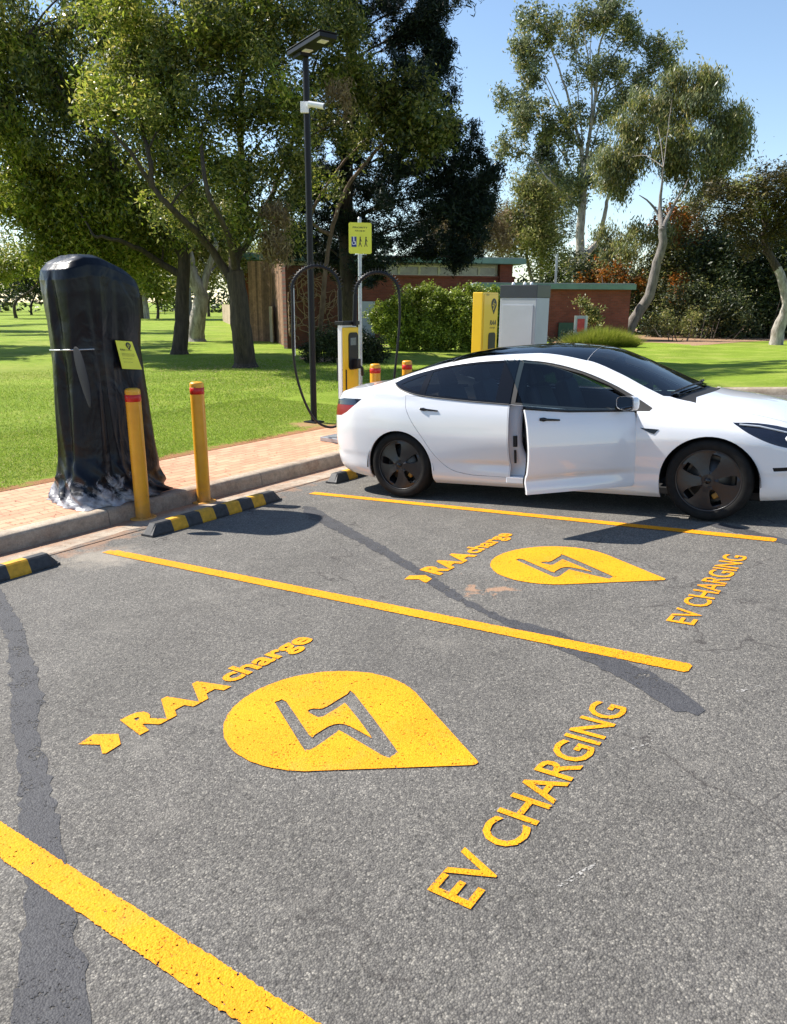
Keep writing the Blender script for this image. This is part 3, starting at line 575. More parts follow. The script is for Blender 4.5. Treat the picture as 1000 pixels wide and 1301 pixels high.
for nm, legx, endx, topy, legbot, cab in (('left', 431.5, 371, 338, 486, [(371.5, 400), (372, 440), (377, 478), (388, 512), (402, 535), (420, 543), (436, 537)]), ('right', 451.5, 507, 346, 414, [(508, 400), (506, 430), (502, 470), (497, 510), (488, 535)])):
    mid = (legx+endx)/2; hw_ = abs(endx-legx)/2; sg = 1 if endx > legx else -1
    arc = [at(mid-sg*hw_*math.cos(a), topy+hw_*1.0-hw_*1.0*math.sin(a), DC) for a in np.linspace(0, PI, 26)]
    leg = [at(legx+ (1 if nm == 'left' else -.5)*(1-t)*2, topy+hw_+(legbot-topy-hw_)*(1-t), DC) for t in np.linspace(0, 1, 5)]
    b = MB(); b.tube(leg, .030, 12); pole_ = under(b.build('boom_pole', MAT['blackmetal']), root)
    b = MB(); b.tube(arc, .019, 10); under(b.build('boom_arch', MAT['black']), root)
    b = MB()
    for k in range(1, 25):                                       # cable clips along the arch
        t_ = (arc[k+1]-arc[k-1]); t_ /= np.linalg.norm(t_); b.tube([arc[k]-t_*.008, arc[k]+t_*.008], .031, 10)
        out_ = np.cross(t_, np.cross([0, 0, 1.0], t_)) if abs(t_[2]) < .95 else _R*(-1 if (k < 12) == (sg > 0) else 1)
        out_ = arc[k]-at(mid, topy+hw_, DC); out_ /= np.linalg.norm(out_); b.tube([arc[k]+out_*.025, arc[k]+out_*.055], .006, 6)
    under(b.build('cable_clips', MAT['black']), root)
    cpath = [arc[-1]]+[at(x, y, DC) for x, y in cab]
    b = MB(); b.tube(smooth_path(cpath, 6), .017, 8); under(b.build('cable', MAT['black']), root)
    if nm == 'left':
        b = MB(); b.tube([at(373, 362, DC), at(375, 452, DC)], .009, 6); under(b.build('spring_rod', MAT['galv']), root)
        b = MB(); b.tube([at(431.5, 455, DC), at(432, 484, DC)], .040, 12); b.tube([at(430, 482, DC), at(441, 480, DC)], .03, 10); b.tube(smooth_path([at(431, 486, DC), at(431.5, 505, DC), at(436, 518, DC), at(440, 522, DC)], 5), .014, 8); b.tube([at(434, 470, DC-.1), at(440, 470, DC-.1), at(440.5, 497, DC-.1), at(435, 497, DC-.1)], .009, 6)
        under(b.build('boom_bracket', MAT['black']), root)
# ------------------------------------------------------------------ tall yellow charger and power cabinet
root = tag(empty('tall_charger', (-.58, 12.29, .15)), 'tall yellow charger with a black pin logo beside the grey cabinet', 'charger')
b = MB(); b.box((-.60, 12.29, 1.185), (.20, .58, 2.07)); under(b.build('housing', MAT['chyellow'], bevel=.012), root)
b = MB(); b.box((-.496, 12.30, 1.185), (.012, .52, 2.0)); under(b.build('front_panel', MAT['chyellow'], bevel=.004), root)
b = MB(); b.prism(rrect(.26, .62, .06), 0, .006, M=Matrix(((0, 0, 1, -.489), (1, 0, 0, 12.36), (0, 1, 0, 1.22), (0, 0, 0, 1)))); under(b.build('screen_recess', MAT['black']), root)
pin_badge('pin_mark', (-.489, 12.40, 2.02), (0, 1, 0), (0, 0, 1), .23, MAT['ink'], MAT['chyellow'], root)
under(textobj('lettering', 'RAA', (-.489, 12.27, 1.66), (0, 1, 0), (0, 0, 1), .24, .085, MAT['ink'], bold=.04, shear=.2, thick=.001), root)
under(textobj('lettering', 'charge', (-.489, 12.27, 1.59), (0, 1, 0), (0, 0, 1), .20, .045, MAT['ink'], thick=.001), root)
under(textobj('lettering', 'EV', (-.489, 12.12, 2.16), (0, 1, 0), (0, 0, 1), .10, .035, MAT['ink'], thick=.001), root)
root = tag(empty('power_cabinet', (-.9, 14.5, .15)), 'tall grey power cabinet with a charcoal top behind the white car', 'cabinet')
b = MB(); b.box((-.9, 14.5, 1.15), (.80, .62, 2.0)); under(b.build('housing', MAT['greycab'], bevel=.012), root)
b = MB(); b.box((-.9, 14.184, 1.10), (.68, .012, 1.82)); under(b.build('door_panel', MAT['greycab'], bevel=.004), root)
b = MB(); b.box((-.9, 14.5, 2.27), (.82, .64, .25)); under(b.build('top_cap', MAT['charcoal'], bevel=.01), root)
for x in (-1.1, -.85, -.7): b = MB(); b.lathe([(.03, 0), (.035, .02), (.02, .05), (0, .055)], 12, M=Matrix.Translation((x, 14.35, 2.395))); under(b.build('top_fitting', MAT['whiteplastic']), root)
# ------------------------------------------------------------------ building
def brick_mat(name, c1, c2, mo, sc=1):
    t = NT(name); co = t.co(); mp = t.n('Mapping'); mp.inputs['Rotation'].default_value = (PI/2, 0, 0); t.l(co, mp.inputs[0])
    br = t.n('TexBrick'); t.l(mp.outputs[0], br.inputs['Vector']); br.inputs['Scale'].default_value = sc; br.inputs['Brick Width'].default_value = .24; br.inputs['Row Height'].default_value = .086; br.inputs['Mortar Size'].default_value = .006
    br.inputs['Color1'].default_value = (*c1, 1); br.inputs['Color2'].default_value = (*c2, 1); br.inputs['Mortar'].default_value = (*mo, 1)
    c_ = t.mix(1.0, br.outputs['Color'], t.ramp(t.noise(co, .8, 6, .6), (.3, .8), (.7, 1.2)), 'MULTIPLY'); t.base(c_); t.set(Roughness=.9); t.bump(br.outputs['Fac'], .3, -.004); return t.m
MAT['brick'] = brick_mat('red_brick', (.24, .062, .036), (.17, .045, .028), (.14, .09, .07))
MAT['fascia'] = simple('green_fascia', (.13, .23, .19), .6, var=.15, vs=2)
MAT['cream'] = simple('cream_frame', (.52, .50, .38), .6)
MAT['roofing'] = simple('grey_roofing', (.28, .29, .29), .6)
MAT['pale'] = simple('pale_door', (.50, .53, .56), .6, var=.06, vs=1)
tg = NT('office_glass'); tg.base(tg.ramp(tg.noise(tg.co(), .9, 3), (.4, (.10, .12, .10)), (.6, (.24, .26, .22)))); tg.set(Roughness=.12); MAT['offglass'] = tg.m
def local(o, P, ang): o.location = tuple(P); o.rotation_euler = (0, 0, ang); return o
def facade_frame(pxa, da, pxb, db, z=.15):
    A = at(pxa, 400, da); B = at(pxb, 400, db); A[2] = B[2] = z; u = B-A; L_ = float(np.linalg.norm(u)); return A, u/L_, L_
def fx(A, u, px, py):                       # pixel -> (along, height) on a facade
    d = ray(px, py); n_ = np.cross(u, [0, 0, 1.0]); t = ((A-CAM)@n_)/(d@n_); P = CAM+t*d-A; return float(P@u), float(P[2])
A, u, L_ = facade_frame(300, 43, 652, 46); ang = math.atan2(u[1], u[0])
h0 = fx(A, u, 520, 366)[1]; hw0 = fx(A, u, 520, 352)[1]; hw1 = fx(A, u, 520, 337)[1]; hf = fx(A, u, 520, 327.5)[1]
print('bld', L_, h0, hw0, hw1, hf)
root = local(tag(empty('brick_building'), 'low red brick building with a long strip of windows under a green roof edge', 'building'), A, ang)
b = MB(); b.box((L_/2, 4.03, hw0/2-.1), (L_, 8, hw0+.2)); b.build('wall', MAT['brick'], root)
b = MB(); b.box((L_/2-.3, 4.2, (hw0+hf)/2), (L_-1.4, 8, hf-hw0-.1)); b.build('upper_wall', MAT['cream'], root)
b = MB(); b.box((L_/2, 3.6, hf-.14), (L_+.5, 9.2, .28)); b.build('roof_edge', MAT['fascia'], root)
b = MB(); b.box((L_/2, 3.6, hf+.03), (L_+.3, 9, .06)); b.build('roof', MAT['roofing'], root)
b = MB(); b.box((L_/2, -.02, hw0+.05), (L_, .12, .10)); b.build('sill', MAT['brick'], root)
wx = [fx(A, u, p, 345)[0] for p in (338, 370, 402, 428, 458, 480, 507, 533, 558, 582, 609, 631)]
for a, c_ in zip(wx[:-1], wx[1:]):
    b = MB(); b.box(((a+c_)/2, .10, (hw0+hw1)/2), (c_-a-.14, .05, hw1-hw0-.12)); w_ = b.build('window', MAT['offglass'], root)
    b = MB(); b.box((a, .08, (hw0+hw1)/2), (.13, .13, hw1-hw0)); b.box(((a+c_)/2, .08, hw1-.03), (c_-a-.14, .12, .08)); b.box(((a+c_)/2, .08, hw0+.13), (c_-a-.14, .12, .06)); b.build('window_frame', MAT['cream'], w_)
pa = fx(A, u, 634, 350)[0]; pb = fx(A, u, 650, 350)[0]
b = MB(); b.box(((pa+pb)/2, .5, hf/2), (pb-pa, 1.3, hf-.1)); b.build('pier', MAT['brick'], root)
da = fx(A, u, 459, 400); db = fx(A, u, 476, 383)
b = MB(); b.box(((da[0]+db[0])/2, -.03, db[1]/2), (db[0]-da[0], .08, db[1])); b.build('door', MAT['pale'], root)
A, u, L_ = facade_frame(606, 41.5, 800, 43.5); ang = math.atan2(u[1], u[0]); hf = fx(A, u, 690, 360.5)[1]
root = local(tag(empty('brick_annexe'), 'lower flat roofed brick wing behind the chargers and the grey cabinet', 'building'), A, ang)
b = MB(); b.box((L_/2+.2, .85, hf/2-.2), (L_-.4, 1.5, hf)); b.build('wall', MAT['brick'], root)
b = MB(); b.box((L_/2, .8, hf-.14), (L_+.3, 2.1, .26)); b.build('roof_edge', MAT['fascia'], root)
b = MB(); b.box((L_/2, .8, hf+.02), (L_+.2, 2.0, .05)); b.build('roof', MAT['roofing'], root)
b = MB(); b.box((.15, -.35, hf/2-.2), (.22, .22, hf-.2)); b.build('post', simple('tan_post', (.55, .3, .2), .8), root)
ga = fx(A, u, 712, 430); gb = fx(A, u, 725, 410)
b = MB(); b.box(((ga[0]+gb[0])/2, -.05, gb[1]/2), (gb[0]-ga[0]+.3, .12, gb[1])); b.build('meter_box', simple('dark_green', (.02, .08, .05), .5), root)
P = at(666, 402, 47)
b = MB(); b.tube([(P[0]+1, P[1]+2, 3), (P[0]+1, P[1]+2, 4.9)], .08, 8); b.build('flue', MAT['galv']); bpy.data.objects['flue'].name = 'flue_pipe'; tag(bpy.data.objects['flue_pipe'], 'pale flue pipe rising above the roof of the lower brick wing', 'flue')
# brick wall with a bare creeper
A, u, L_ = facade_frame(364, 32.5, 441, 34); ang = math.atan2(u[1], u[0]); hz = fx(A, u, 400, 338)[1]
root = local(tag(empty('garden_wall'), 'dark red brick wall overgrown with a bare creeper behind the cable booms', 'wall'), A, ang)
b = MB(); b.box((L_/2, .15, hz/2), (L_, .3, hz)); b.build('brickwork', brick_mat('dark_brick', (.15, .042, .028), (.10, .03, .02), (.08, .055, .045)), root)
b = MB()
for k in range(46):
    x, z = rng.uniform(.1, L_-.9), rng.uniform(.1, hz-.8); P = [(x, -.03, z)]
    a = rng.uniform(0, PI)
    for q_ in range(12): a += rng.normal(0, .5); x += .14*math.cos(a); z += .14*abs(math.sin(a))*(1 if q_ < 7 else -.5); P.append((min(max(x, .05), L_-.1), -.03-.04*rng.random()-.015*q_ % .1, min(max(z, .05), hz)))
    b.tube(P, list(np.linspace(.022, .008, len(P))), 5)
o = b.build('creeper', simple('creeper_twigs', (.30, .20, .13), .9, var=.3), root)
def slat_mat():
    t = NT('timber_slats'); co = t.co(); g = t.n('NewGeometry'); t.base(t.mix(1.0, t.ramp(t.noise(co, 5, 5, .7), (.3, (.14, .075, .045)), (.7, (.30, .17, .10))), t.ramp(g.outputs['Random Per Island'], (0, .45), (1, 1.5)), 'MULTIPLY')); t.set(Roughness=.85); return t.m
MAT['timber'] = slat_mat(); MAT['paling'] = simple('pale_paling', (.40, .31, .22), .85, var=.25, vs=4)
def fence(name, pts, h, mat_, label, cat, pitch=.16, gap=.02, rail=True):
    root = empty(name, tuple(pts[0])); tag(root, label, cat); b = MB(); posts = MB(); tot = 0
    for a, c_ in zip(pts[:-1], pts[1:]):
        a = np.array(a); c_ = np.array(c_); d = c_-a; Lx = np.linalg.norm(d[:2]); n = int(Lx/pitch); an = math.atan2(d[1], d[0])
        for k in range(n):
            p = a+d*(k+.5)/n; b.box((p[0], p[1], .1+h/2+rng.normal(0, .012)), (pitch-gap, .022, h), rz=an+rng.normal(0, .02))
        nn = np.array([-math.sin(an), math.cos(an)])
        for k in range(int(Lx/2.4)+1):
            p = a+d*min(1, k*2.4/Lx); o = MB().box((p[0]+nn[0]*.07, p[1]+nn[1]*.07, .1+h/2), (.09, .09, h), rz=an).build('post', mat_); under(o, root)
        for zz_ in (.3, h-.25): m_ = (a+c_)/2; under(MB().box((m_[0]+nn[0]*.035, m_[1]+nn[1]*.035, .15+zz_), (Lx, .04, .08), rz=an).build('rail', mat_), root)
    under(b.build('palings', mat_), root); return root
fence('timber_screen', [gr(352, 428), gr(346, 431), at(368, 440, 32.6)*[1, 1, 0]+[0, 0, .15]], 3.9, MAT['timber'], 'tall brown slatted timber screen left of the brick wall', 'fence', .12, .025)
fence('timber_screen', [at(319, 430, 40)*[1, 1, 0]+[0, 0, .15], at(346, 431, 39)*[1, 1, 0]+[0, 0, .15]], 3.9, MAT['timber'], 'dark slatted timber panel above the pale paling fence', 'fence', .12, .01)
fence('paling_fence', [at(283, 404, 84)*[1, 1, 0]+[0, 0, .15], at(300, 415, 60)*[1, 1, 0]+[0, 0, .15], at(347, 432, 38)*[1, 1, 0]+[0, 0, .15]], 1.75, MAT['paling'], 'low pale timber paling fence running back along the lawn', 'fence', .2, .03)
# small notice stand by the ornamental grass
P = at(737, 424, 38); P[2] = .2; rs_ = _R.copy(); rs_[2] = 0; rs_ /= np.linalg.norm(rs_); an = math.atan2(rs_[1], rs_[0])
root = local(tag(empty('notice_stand'), 'small grey stand with a red poster beside the yellow green ornamental grass', 'notice stand'), P, an)
zt = 2.025+(386-399)/955*38-.2
for x in (-.27, .27): b = MB(); b.box((x, 0, zt/2), (.08, .08, zt)); b.build('post', MAT['galv'], root)
b = MB(); b.box((0, -.01, zt-.45), (.46, .06, .9)); b.build('frame', MAT['greycab'], root)
b = MB(); b.box((0, -.05, zt-.45), (.34, .02, .62)); b.build('poster', simple('poster_red', (.5, .05, .05), .5, var=.3, vs=8), root)
# ------------------------------------------------------------------ vegetation
def leaf_mat(name, cols, trans=.3, rough=.45, spec=.5):
    t = NT(name); g = t.n('NewGeometry'); n_ = len(cols)
    c_ = t.ramp(g.outputs['Random Per Island'], *[(i/(n_-1), c_) for i, c_ in enumerate(cols)])
    c_ = t.mix(1.0, c_, t.ramp(t.noise(t.co(), .55, 4, .6), (.3, .7), (.7, 1.3)), 'MULTIPLY')
    t.base(c_); t.set(Roughness=rough, Specular_IOR_Level=spec); tr = t.n('BsdfTranslucent'); t.l(c_, tr.inputs[0]); mx = t.n('MixShader'); mx.inputs[0].default_value = trans
    t.l(t.p.outputs[0], mx.inputs[1]); t.l(tr.outputs[0], mx.inputs[2]); t.l(mx.outputs[0], t.o.inputs[0]); return t.m
def bark_mat(name, a, b_, sc=(6, 6, 1.5), bump=.8):
    t = NT(name); co = t.co(scale=sc); c_ = t.ramp(t.noise(co, 1.5, 7, .7), (.32, a), (.68, b_)); t.base(c_); t.set(Roughness=.9); t.bump(t.noise(co, 2.5, 7, .7), bump, .05); return t.m
LM = dict(
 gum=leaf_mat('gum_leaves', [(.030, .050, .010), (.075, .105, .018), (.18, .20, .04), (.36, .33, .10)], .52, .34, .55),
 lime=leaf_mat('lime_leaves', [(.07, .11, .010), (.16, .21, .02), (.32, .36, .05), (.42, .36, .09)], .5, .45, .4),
 dark=leaf_mat('dark_needles', [(.006, .012, .010), (.010, .020, .013), (.018, .032, .018)], .12, .6, .25),
 blue=leaf_mat('bluegreen_leaves', [(.075, .095, .045), (.14, .17, .08), (.30, .32, .17)], .45, .4, .5),
 olive=leaf_mat('olive_leaves', [(.07, .09, .022), (.15, .17, .04), (.30, .31, .09), (.40, .32, .14)], .48, .45, .4),
 brown=leaf_mat('dry_leaves', [(.14, .09, .045), (.24, .17, .09), (.32, .25, .14)], .2, .6, .3),
 rust=leaf_mat('rusty_blossom', [(.05, .06, .014), (.24, .10, .015), (.45, .14, .02)], .3, .5, .3),
 hedge=leaf_mat('hedge_leaves', [(.06, .10, .012), (.20, .27, .025), (.40, .46, .07)], .25, .4, .45),
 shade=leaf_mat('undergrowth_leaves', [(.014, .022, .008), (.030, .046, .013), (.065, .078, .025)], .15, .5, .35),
 bronze=leaf_mat('bronze_leaves', [(.020, .022, .008), (.05, .045, .012), (.11, .08, .02)], .2, .5, .3))
BK = dict(dark=bark_mat('dark_bark', (.022, .016, .012), (.085, .062, .045), (7, 7, 1.1), 1.0), pale=bark_mat('pale_bark', (.14, .115, .09), (.50, .46, .42), (4, 4, 1.2)), brown=bark_mat('brown_bark', (.07, .045, .03), (.20, .13, .09)), grey=bark_mat('grey_bark', (.09, .08, .07), (.27, .24, .21)))
def leaf_cloud(cl, n, ln, wd, droop=.35, twig=24, spread=.3, up=0, flat=0):
    """cl: [(centre, radii, weight)]; leaf clusters on twig tips spread through each clump's volume"""
    W_ = np.array([c_[2]*np.prod(c_[1])**(2/3) for c_ in cl]); W_ = W_/W_.sum(); out = []
    for (c_, r, _), k in zip(cl, (W_*n).astype(int)):
        nt_ = max(3, k//twig); ns = max(4, nt_//9); d = rng.normal(size=(ns, 3)); d /= np.linalg.norm(d, axis=1)[:, None]
        rad = rng.random(ns)**.45*rng.uniform(.75, 1.1, ns); S_ = np.array(c_)+d*rad[:, None]*np.array(r)
        T = S_[rng.integers(0, ns, nt_)]+rng.normal(size=(nt_, 3))*np.array(r)*.17
        m = int(k/nt_)+1; P = np.repeat(T, m, 0); s_ = spread*np.array([1, 1, 1.1]); P = P+rng.normal(size=P.shape)*s_*rng.uniform(.6, 1.3, (len(P), 1)); out.append(P)
    P = np.concatenate(out); N_ = len(P); D = rng.normal(size=(N_, 3)); D[:, 2] = D[:, 2]*.6-droop*2.2+up*2.2; D /= np.linalg.norm(D, axis=1)[:, None]
    X = rng.normal(size=(N_, 3)); X = np.cross(D, X); X /= np.linalg.norm(X, axis=1)[:, None]
    s_ = rng.uniform(.6, 1.35, (N_, 1)); V_ = np.zeros((N_, 4, 3)); V_[:, 0] = P-D*ln*.5*s_; V_[:, 1] = P+X*wd*.5*s_-D*ln*.08*s_; V_[:, 2] = P+D*ln*.5*s_; V_[:, 3] = P-X*wd*.5*s_-D*ln*.08*s_
    return V_.reshape(-1, 3)
def crown(name, cl, n, ln, wd, mat_, parent, **k):
    V_ = leaf_cloud(cl, n, ln, wd, **k); o = npmesh(name, V_, np.arange(len(V_)).reshape(-1, 4), mat_); return under(o, parent)
def limb(b, P, r0, r1, n=8, wob=.05):
    Q = smooth_path(P, 5); Q = [q+rng.normal(0, wob, 3)*(.3 if 0 < i < len(Q)-1 else 0) for i, q in enumerate(Q)]
    rr = [r0+(r1-r0)*(i/(len(Q)-1))**.8 for i in range(len(Q))]; b.tube(Q, rr, n); return Q
def twigs(b, src, cl, r, k=3, every=1):
    """branches from points on the limbs out to the clumps"""
    src = [np.array(s) for s in src]
    for c_, rad, _ in cl:
        c_ = np.array(c_); cand = [s for s in src if s[2] < c_[2]+.5] or src; s0 = min(cand, key=lambda s: np.linalg.norm(s-c_)+1.2*abs(s[2]-c_[2]+1))
        m_ = (s0+c_)/2+np.array([0, 0, .15])*np.linalg.norm(c_-s0)*.5; limb(b, [s0, m_, c_], r, r*.3, 6, .04)
        for _ in range(k):
            d = rng.normal(size=3); d /= np.linalg.norm(d); d[2] = abs(d[2])*.7; limb(b, [m_*.4+c_*.6, c_+d*np.array(rad)*.4, c_+d*np.array(rad)*.85], r*.4, r*.1, 5, .03)
def C(px, py, dist, rx, rz=None, w_=1.0, ry=None):
    """clump: centre by view direction and true distance, radii in metres"""
    return (at(px, py, dist), (rx, ry or rx, rz or rx*.8), w_)
def flare(b, P0, r, n=14):              # buttressed foot of a trunk
    Q = [np.array([P0[0], P0[1], z]) for z in (.02, .12, .24, .40)]; b.tube(Q, [r*1.7, r*1.45, r*1.22, r*.95], n)
# big gum by the lamp post
def T(name, lab, cat='tree', group=None, base=None): return tag(empty(name, tuple(base)), lab, cat, group)
G1 = 'trees standing on the lawn'
def frag(cl, k=3, sc=.45, keep=.85):
    out = [(c_[0], np.array(c_[1])*keep, c_[2]) for c_ in cl]
    for c_ in cl:
        for _ in range(k):
            d = rng.normal(size=3); d /= np.linalg.norm(d); d[2] = d[2]*.8+.1; out.append((np.array(c_[0])+d*np.array(c_[1])*rng.uniform(.8, 1.15), np.array(c_[1])*sc*rng.uniform(.6, 1.2), c_[2]))
    return out
base = gr(312, 466); root = T('gum_tree', 'large dark trunked gum tree left of the lamp post, its crown reaching the picture top', 'tree', G1, base)
d0 = 23.3; b = MB(); flare(b, base, .29)
tr = limb(b, [base+[0, 0, .1], at(307, 420, d0), at(303, 380, d0), at(298, 345, d0)], .33, .25, 14, .03)
l1 = limb(b, [at(300, 365, d0), at(275, 325, d0), at(245, 290, d0-.5), at(215, 262, d0-1), at(192, 235, d0-1), at(170, 200, d0-1.2), at(140, 165, d0-1.2)], .14, .04, 10)
l2 = limb(b, [at(193, 238, d0-1), at(190, 200, d0-1), at(180, 160, d0), at(176, 120, d0)], .08, .04, 8)
l3 = limb(b, [at(298, 350, d0), at(300, 300, d0), at(312, 240, d0+.5), at(305, 170, d0+1), at(310, 90, d0+1)], .19, .06, 10)
l4 = limb(b, [at(300, 330, d0), at(335, 270, d0+1), at(365, 200, d0+1.5), at(390, 120, d0+1.5)], .12, .04, 10)
l5 = limb(b, [at(298, 345, d0), at(290, 300, d0-1), at(262, 240, d0-2), at(255, 170, d0-1)], .11, .04, 10)
cl = [C(*q) for q in ((250, 60, 24, 1.7), (320, 50, 24.5, 1.8), (390, 80, 25, 1.5), (420, 160, 25, 1.1), (350, 160, 23.5, 1.5), (280, 130, 23, 1.5), (215, 150, 23, 1.2), (330, 235, 23.5, 1.2), (270, 215, 22.5, 1.1), (390, 230, 24.5, .9), (180, 90, 24, 1.4), (420, 30, 25, 1.3), (300, -40, 25, 2.2), (200, -10, 25, 1.8), (400, -60, 26, 2.0), (240, 265, 23, .9), (150, 150, 24, 1.1), (300, 290, 22.8, .8), (355, 290, 24, .7))]
twigs(b, tr[-2:]+l1[4:]+l2[2:]+l3+l4+l5, cl, .04)
under(b.build('trunk', BK['dark']), root)
cl = frag(cl, 4)
crown('crown', cl, 80000, .135, .047, LM['gum'], root, droop=.3, twig=20, spread=.17)
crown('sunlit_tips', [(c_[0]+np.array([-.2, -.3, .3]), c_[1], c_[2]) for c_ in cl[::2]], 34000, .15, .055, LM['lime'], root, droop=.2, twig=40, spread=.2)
crown('dead_foliage', [C(345, 300, 22.5, .42, .75), C(432, 130, 24.3, .5, .6, .5), C(350, 275, 22.6, .35, .5)], 4200, .15, .03, LM['brown'], root, droop=.6, twig=30, spread=.12)
# second gum, further left
base = gr(228, 450); root = T('gum_tree', 'gum tree with a leaning dark trunk behind the black covered charger', 'tree', G1, base); d0 = 29.8
b = MB(); flare(b, base, .26); tr = limb(b, [base+[0, 0, .1], at(231, 410, d0), at(232, 370, d0), at(234, 330, d0), at(232, 280, d0)], .30, .2, 12, .03)
l1 = limb(b, [at(233, 352, d0), at(205, 335, d0), at(180, 318, d0-.5), at(150, 305, d0-1), at(120, 300, d0-1)], .15, .05, 8)
l2 = limb(b, [at(233, 330, d0), at(200, 270, d0), at(150, 220, d0), at(100, 150, d0), at(50, 80, d0)], .16, .06, 8)
l3 = limb(b, [at(150, 220, d0), at(95, 120, d0), at(30, 50, d0)], .08, .04, 6)
cl = [C(*q) for q in ((120, 200, 30, 2.0), (60, 120, 31, 2.0), (40, 200, 31, 1.5), (20, 60, 31, 1.5), (70, 30, 31, 1.0), (150, 110, 32, 1.6), (10, 160, 30, 1.5), (165, 50, 33, 1.7), (170, 260, 29.5, 1.2), (90, 260, 30, 1.1), (180, 190, 31, 1.4), (130, 20, 33, 1.2), (-40, 100, 31, 2.2), (210, 300, 30, .9), (120, -20, 33, 1.8), (-20, 20, 31, 2.0), (230, 230, 31, 1.2))]
twigs(b, tr[-2:]+l1[3:]+l2[2:]+l3, cl, .05); under(b.build('trunk', BK['dark']), root)
crown('crown', frag(cl, 3), 46000, .19, .06, LM['gum'], root, droop=.45, twig=22, spread=.22)
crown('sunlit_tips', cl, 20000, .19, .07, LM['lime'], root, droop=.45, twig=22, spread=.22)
lw = [C(*q) for q in ((120, 285, 31, 1.5), (170, 310, 31, 1.1), (80, 265, 31, 1.3), (60, 245, 31.5, .8), (200, 330, 31, .6), (120, 330, 31.5, .8), (140, 240, 30, 1.0), (210, 290, 31, .9), (60, 90, 30.5, .9), (165, 35, 32, .8), (70, 300, 31, .8), (95, 315, 31.5, .8), (130, 305, 31, 1.0), (60, 325, 32, .6), (165, 330, 31, .8), (45, 275, 31.5, .6), (30, 230, 31, .9), (10, 260, 32, .8))]
lw = frag(lw, 3)
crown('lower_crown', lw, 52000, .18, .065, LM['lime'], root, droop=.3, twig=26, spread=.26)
# third, pale trunk
base = gr(249, 433); root = T('gum_tree', 'gum tree with a pale grey leaning trunk between the two dark trunked gums', 'tree', G1, base); d0 = 40
b = MB(); flare(b, base, .38); tr = limb(b, [base+[0, 0, .1], at(251, 405, d0), at(255, 375, d0), at(244, 350, d0), at(238, 320, d0)], .45, .28, 12, .04)
l1 = limb(b, [at(254, 380, d0), at(262, 350, d0), at(275, 310, d0)], .25, .12, 8)
cl = [C(*q) for q in ((245, 320, 41, 1.6), (275, 300, 41, 1.8), (215, 310, 42, 1.4), (255, 270, 42, 2.0), (300, 330, 43, 1.0))]
twigs(b, tr[-3:]+l1[2:], cl, .07); under(b.build('trunk', BK['pale']), root)
crown('crown', cl, 12000, .26, .08, LM['olive'], root, droop=.35, twig=24, spread=.35)
# she-oak / pine behind the posts
base = gr(444, 447); root = T('dark_pine', 'tall almost black pine with upswept ragged branches in the middle of the picture', 'tree', None, base); d0 = 29
b = MB(); flare(b, base, .3); tr = limb(b, [base+[0, 0, .1], at(443, 380, d0), at(440, 300, d0), at(441, 200, d0), at(445, 100, d0), at(448, -20, d0), at(450, -150, d0)], .34, .14, 12, .03)
cl = []
for (x, y, r) in ((480, 320, 1.3), (430, 330, 1.0), (520, 300, 1.6), (560, 290, 1.4), (590, 275, 1.0), (550, 250, 1.3), (600, 250, .8), (500, 250, 1.5), (455, 270, 1.4), (530, 200, 1.0), (480, 200, 1.5), (440, 215, 1.0), (500, 140, 1.2), (455, 130, 1.6), (420, 100, .9), (530, 95, .9), (490, 60, 1.4), (540, 40, .9), (510, 10, 1.3), (450, 20, 1.6), (420, -20, 1.4), (520, -50, 1.3), (470, -70, 1.8), (400, 330, .8), (385, 300, .7), (540, 325, .9), (470, 345, .7), (388, 205, 1.0), (405, 250, 1.1), (382, 262, .8), (410, 165, .9), (412, 300, 1.0), (440, 290, 1.1), (445, 165, 1.1), (425, 240, 1.1), (465, 235, 1.0), (372, 320, .6)):
    cl.append(C(x, y, d0+rng.normal(0, 1.2), r*.82, r*.68))
twigs(b, tr[3:], cl, .055, 2); 
tips = [((560, 265), (590, 215), (602, 160)), ((570, 275), (605, 235), (612, 190)), ((590, 270), (615, 235), (634, 212)), ((530, 110), (552, 60), (556, 40)), ((530, 120), (560, 80), (572, 58)), ((520, 30), (550, 5), (560, -15)), ((545, 215), (570, 170), (575, 115)), ((575, 290), (612, 270), (622, 258)), ((500, 60), (535, 35), (552, 12)), ((540, 250), (572, 215), (580, 160)), ((560, 325), (590, 325), (612, 300)), ((560, 300), (600, 285), (624, 262))]
tipc = []
for P in tips:
    Q = limb(b, [at(x, y, d0-.5) for x, y in P], .05, .012, 5, .02)
    for i, q in enumerate(Q[2:]): f = 1-i/len(Q); tipc.append((q, (.12+.50*f, .12+.50*f, .16+.36*f), 2.2))
under(b.build('trunk', BK['dark']), root)
sp_ = []; ax_ = at(445, 200, d0)
for c_, r, _ in cl:
    c_ = np.array(c_)
    for j in range(7):
        o_ = c_-ax_; o_[2] = 0; o_ = o_/(np.linalg.norm(o_)+.3); d = o_*.8+rng.normal(0, .7, 3)*[1, 1, .3]+[0, 0, .45]; d /= np.linalg.norm(d); s0 = c_+rng.normal(0, .45, 3)*np.array(r); Ls = rng.uniform(.9, 1.7)*max(r[0], .6)
        for f in (0, .25, .5, .75, 1): sp_.append((s0+d*Ls*f, (.34-.22*f, .34-.22*f, .24-.12*f), 1.4-.5*f))
crown('crown', sp_, 125000, .18, .034, LM['dark'], root, droop=0, up=.25, twig=22, spread=.10)
crown('branch_tips', tipc, 46000, .17, .036, LM['dark'], root, droop=0, up=.35, twig=14, spread=.08)
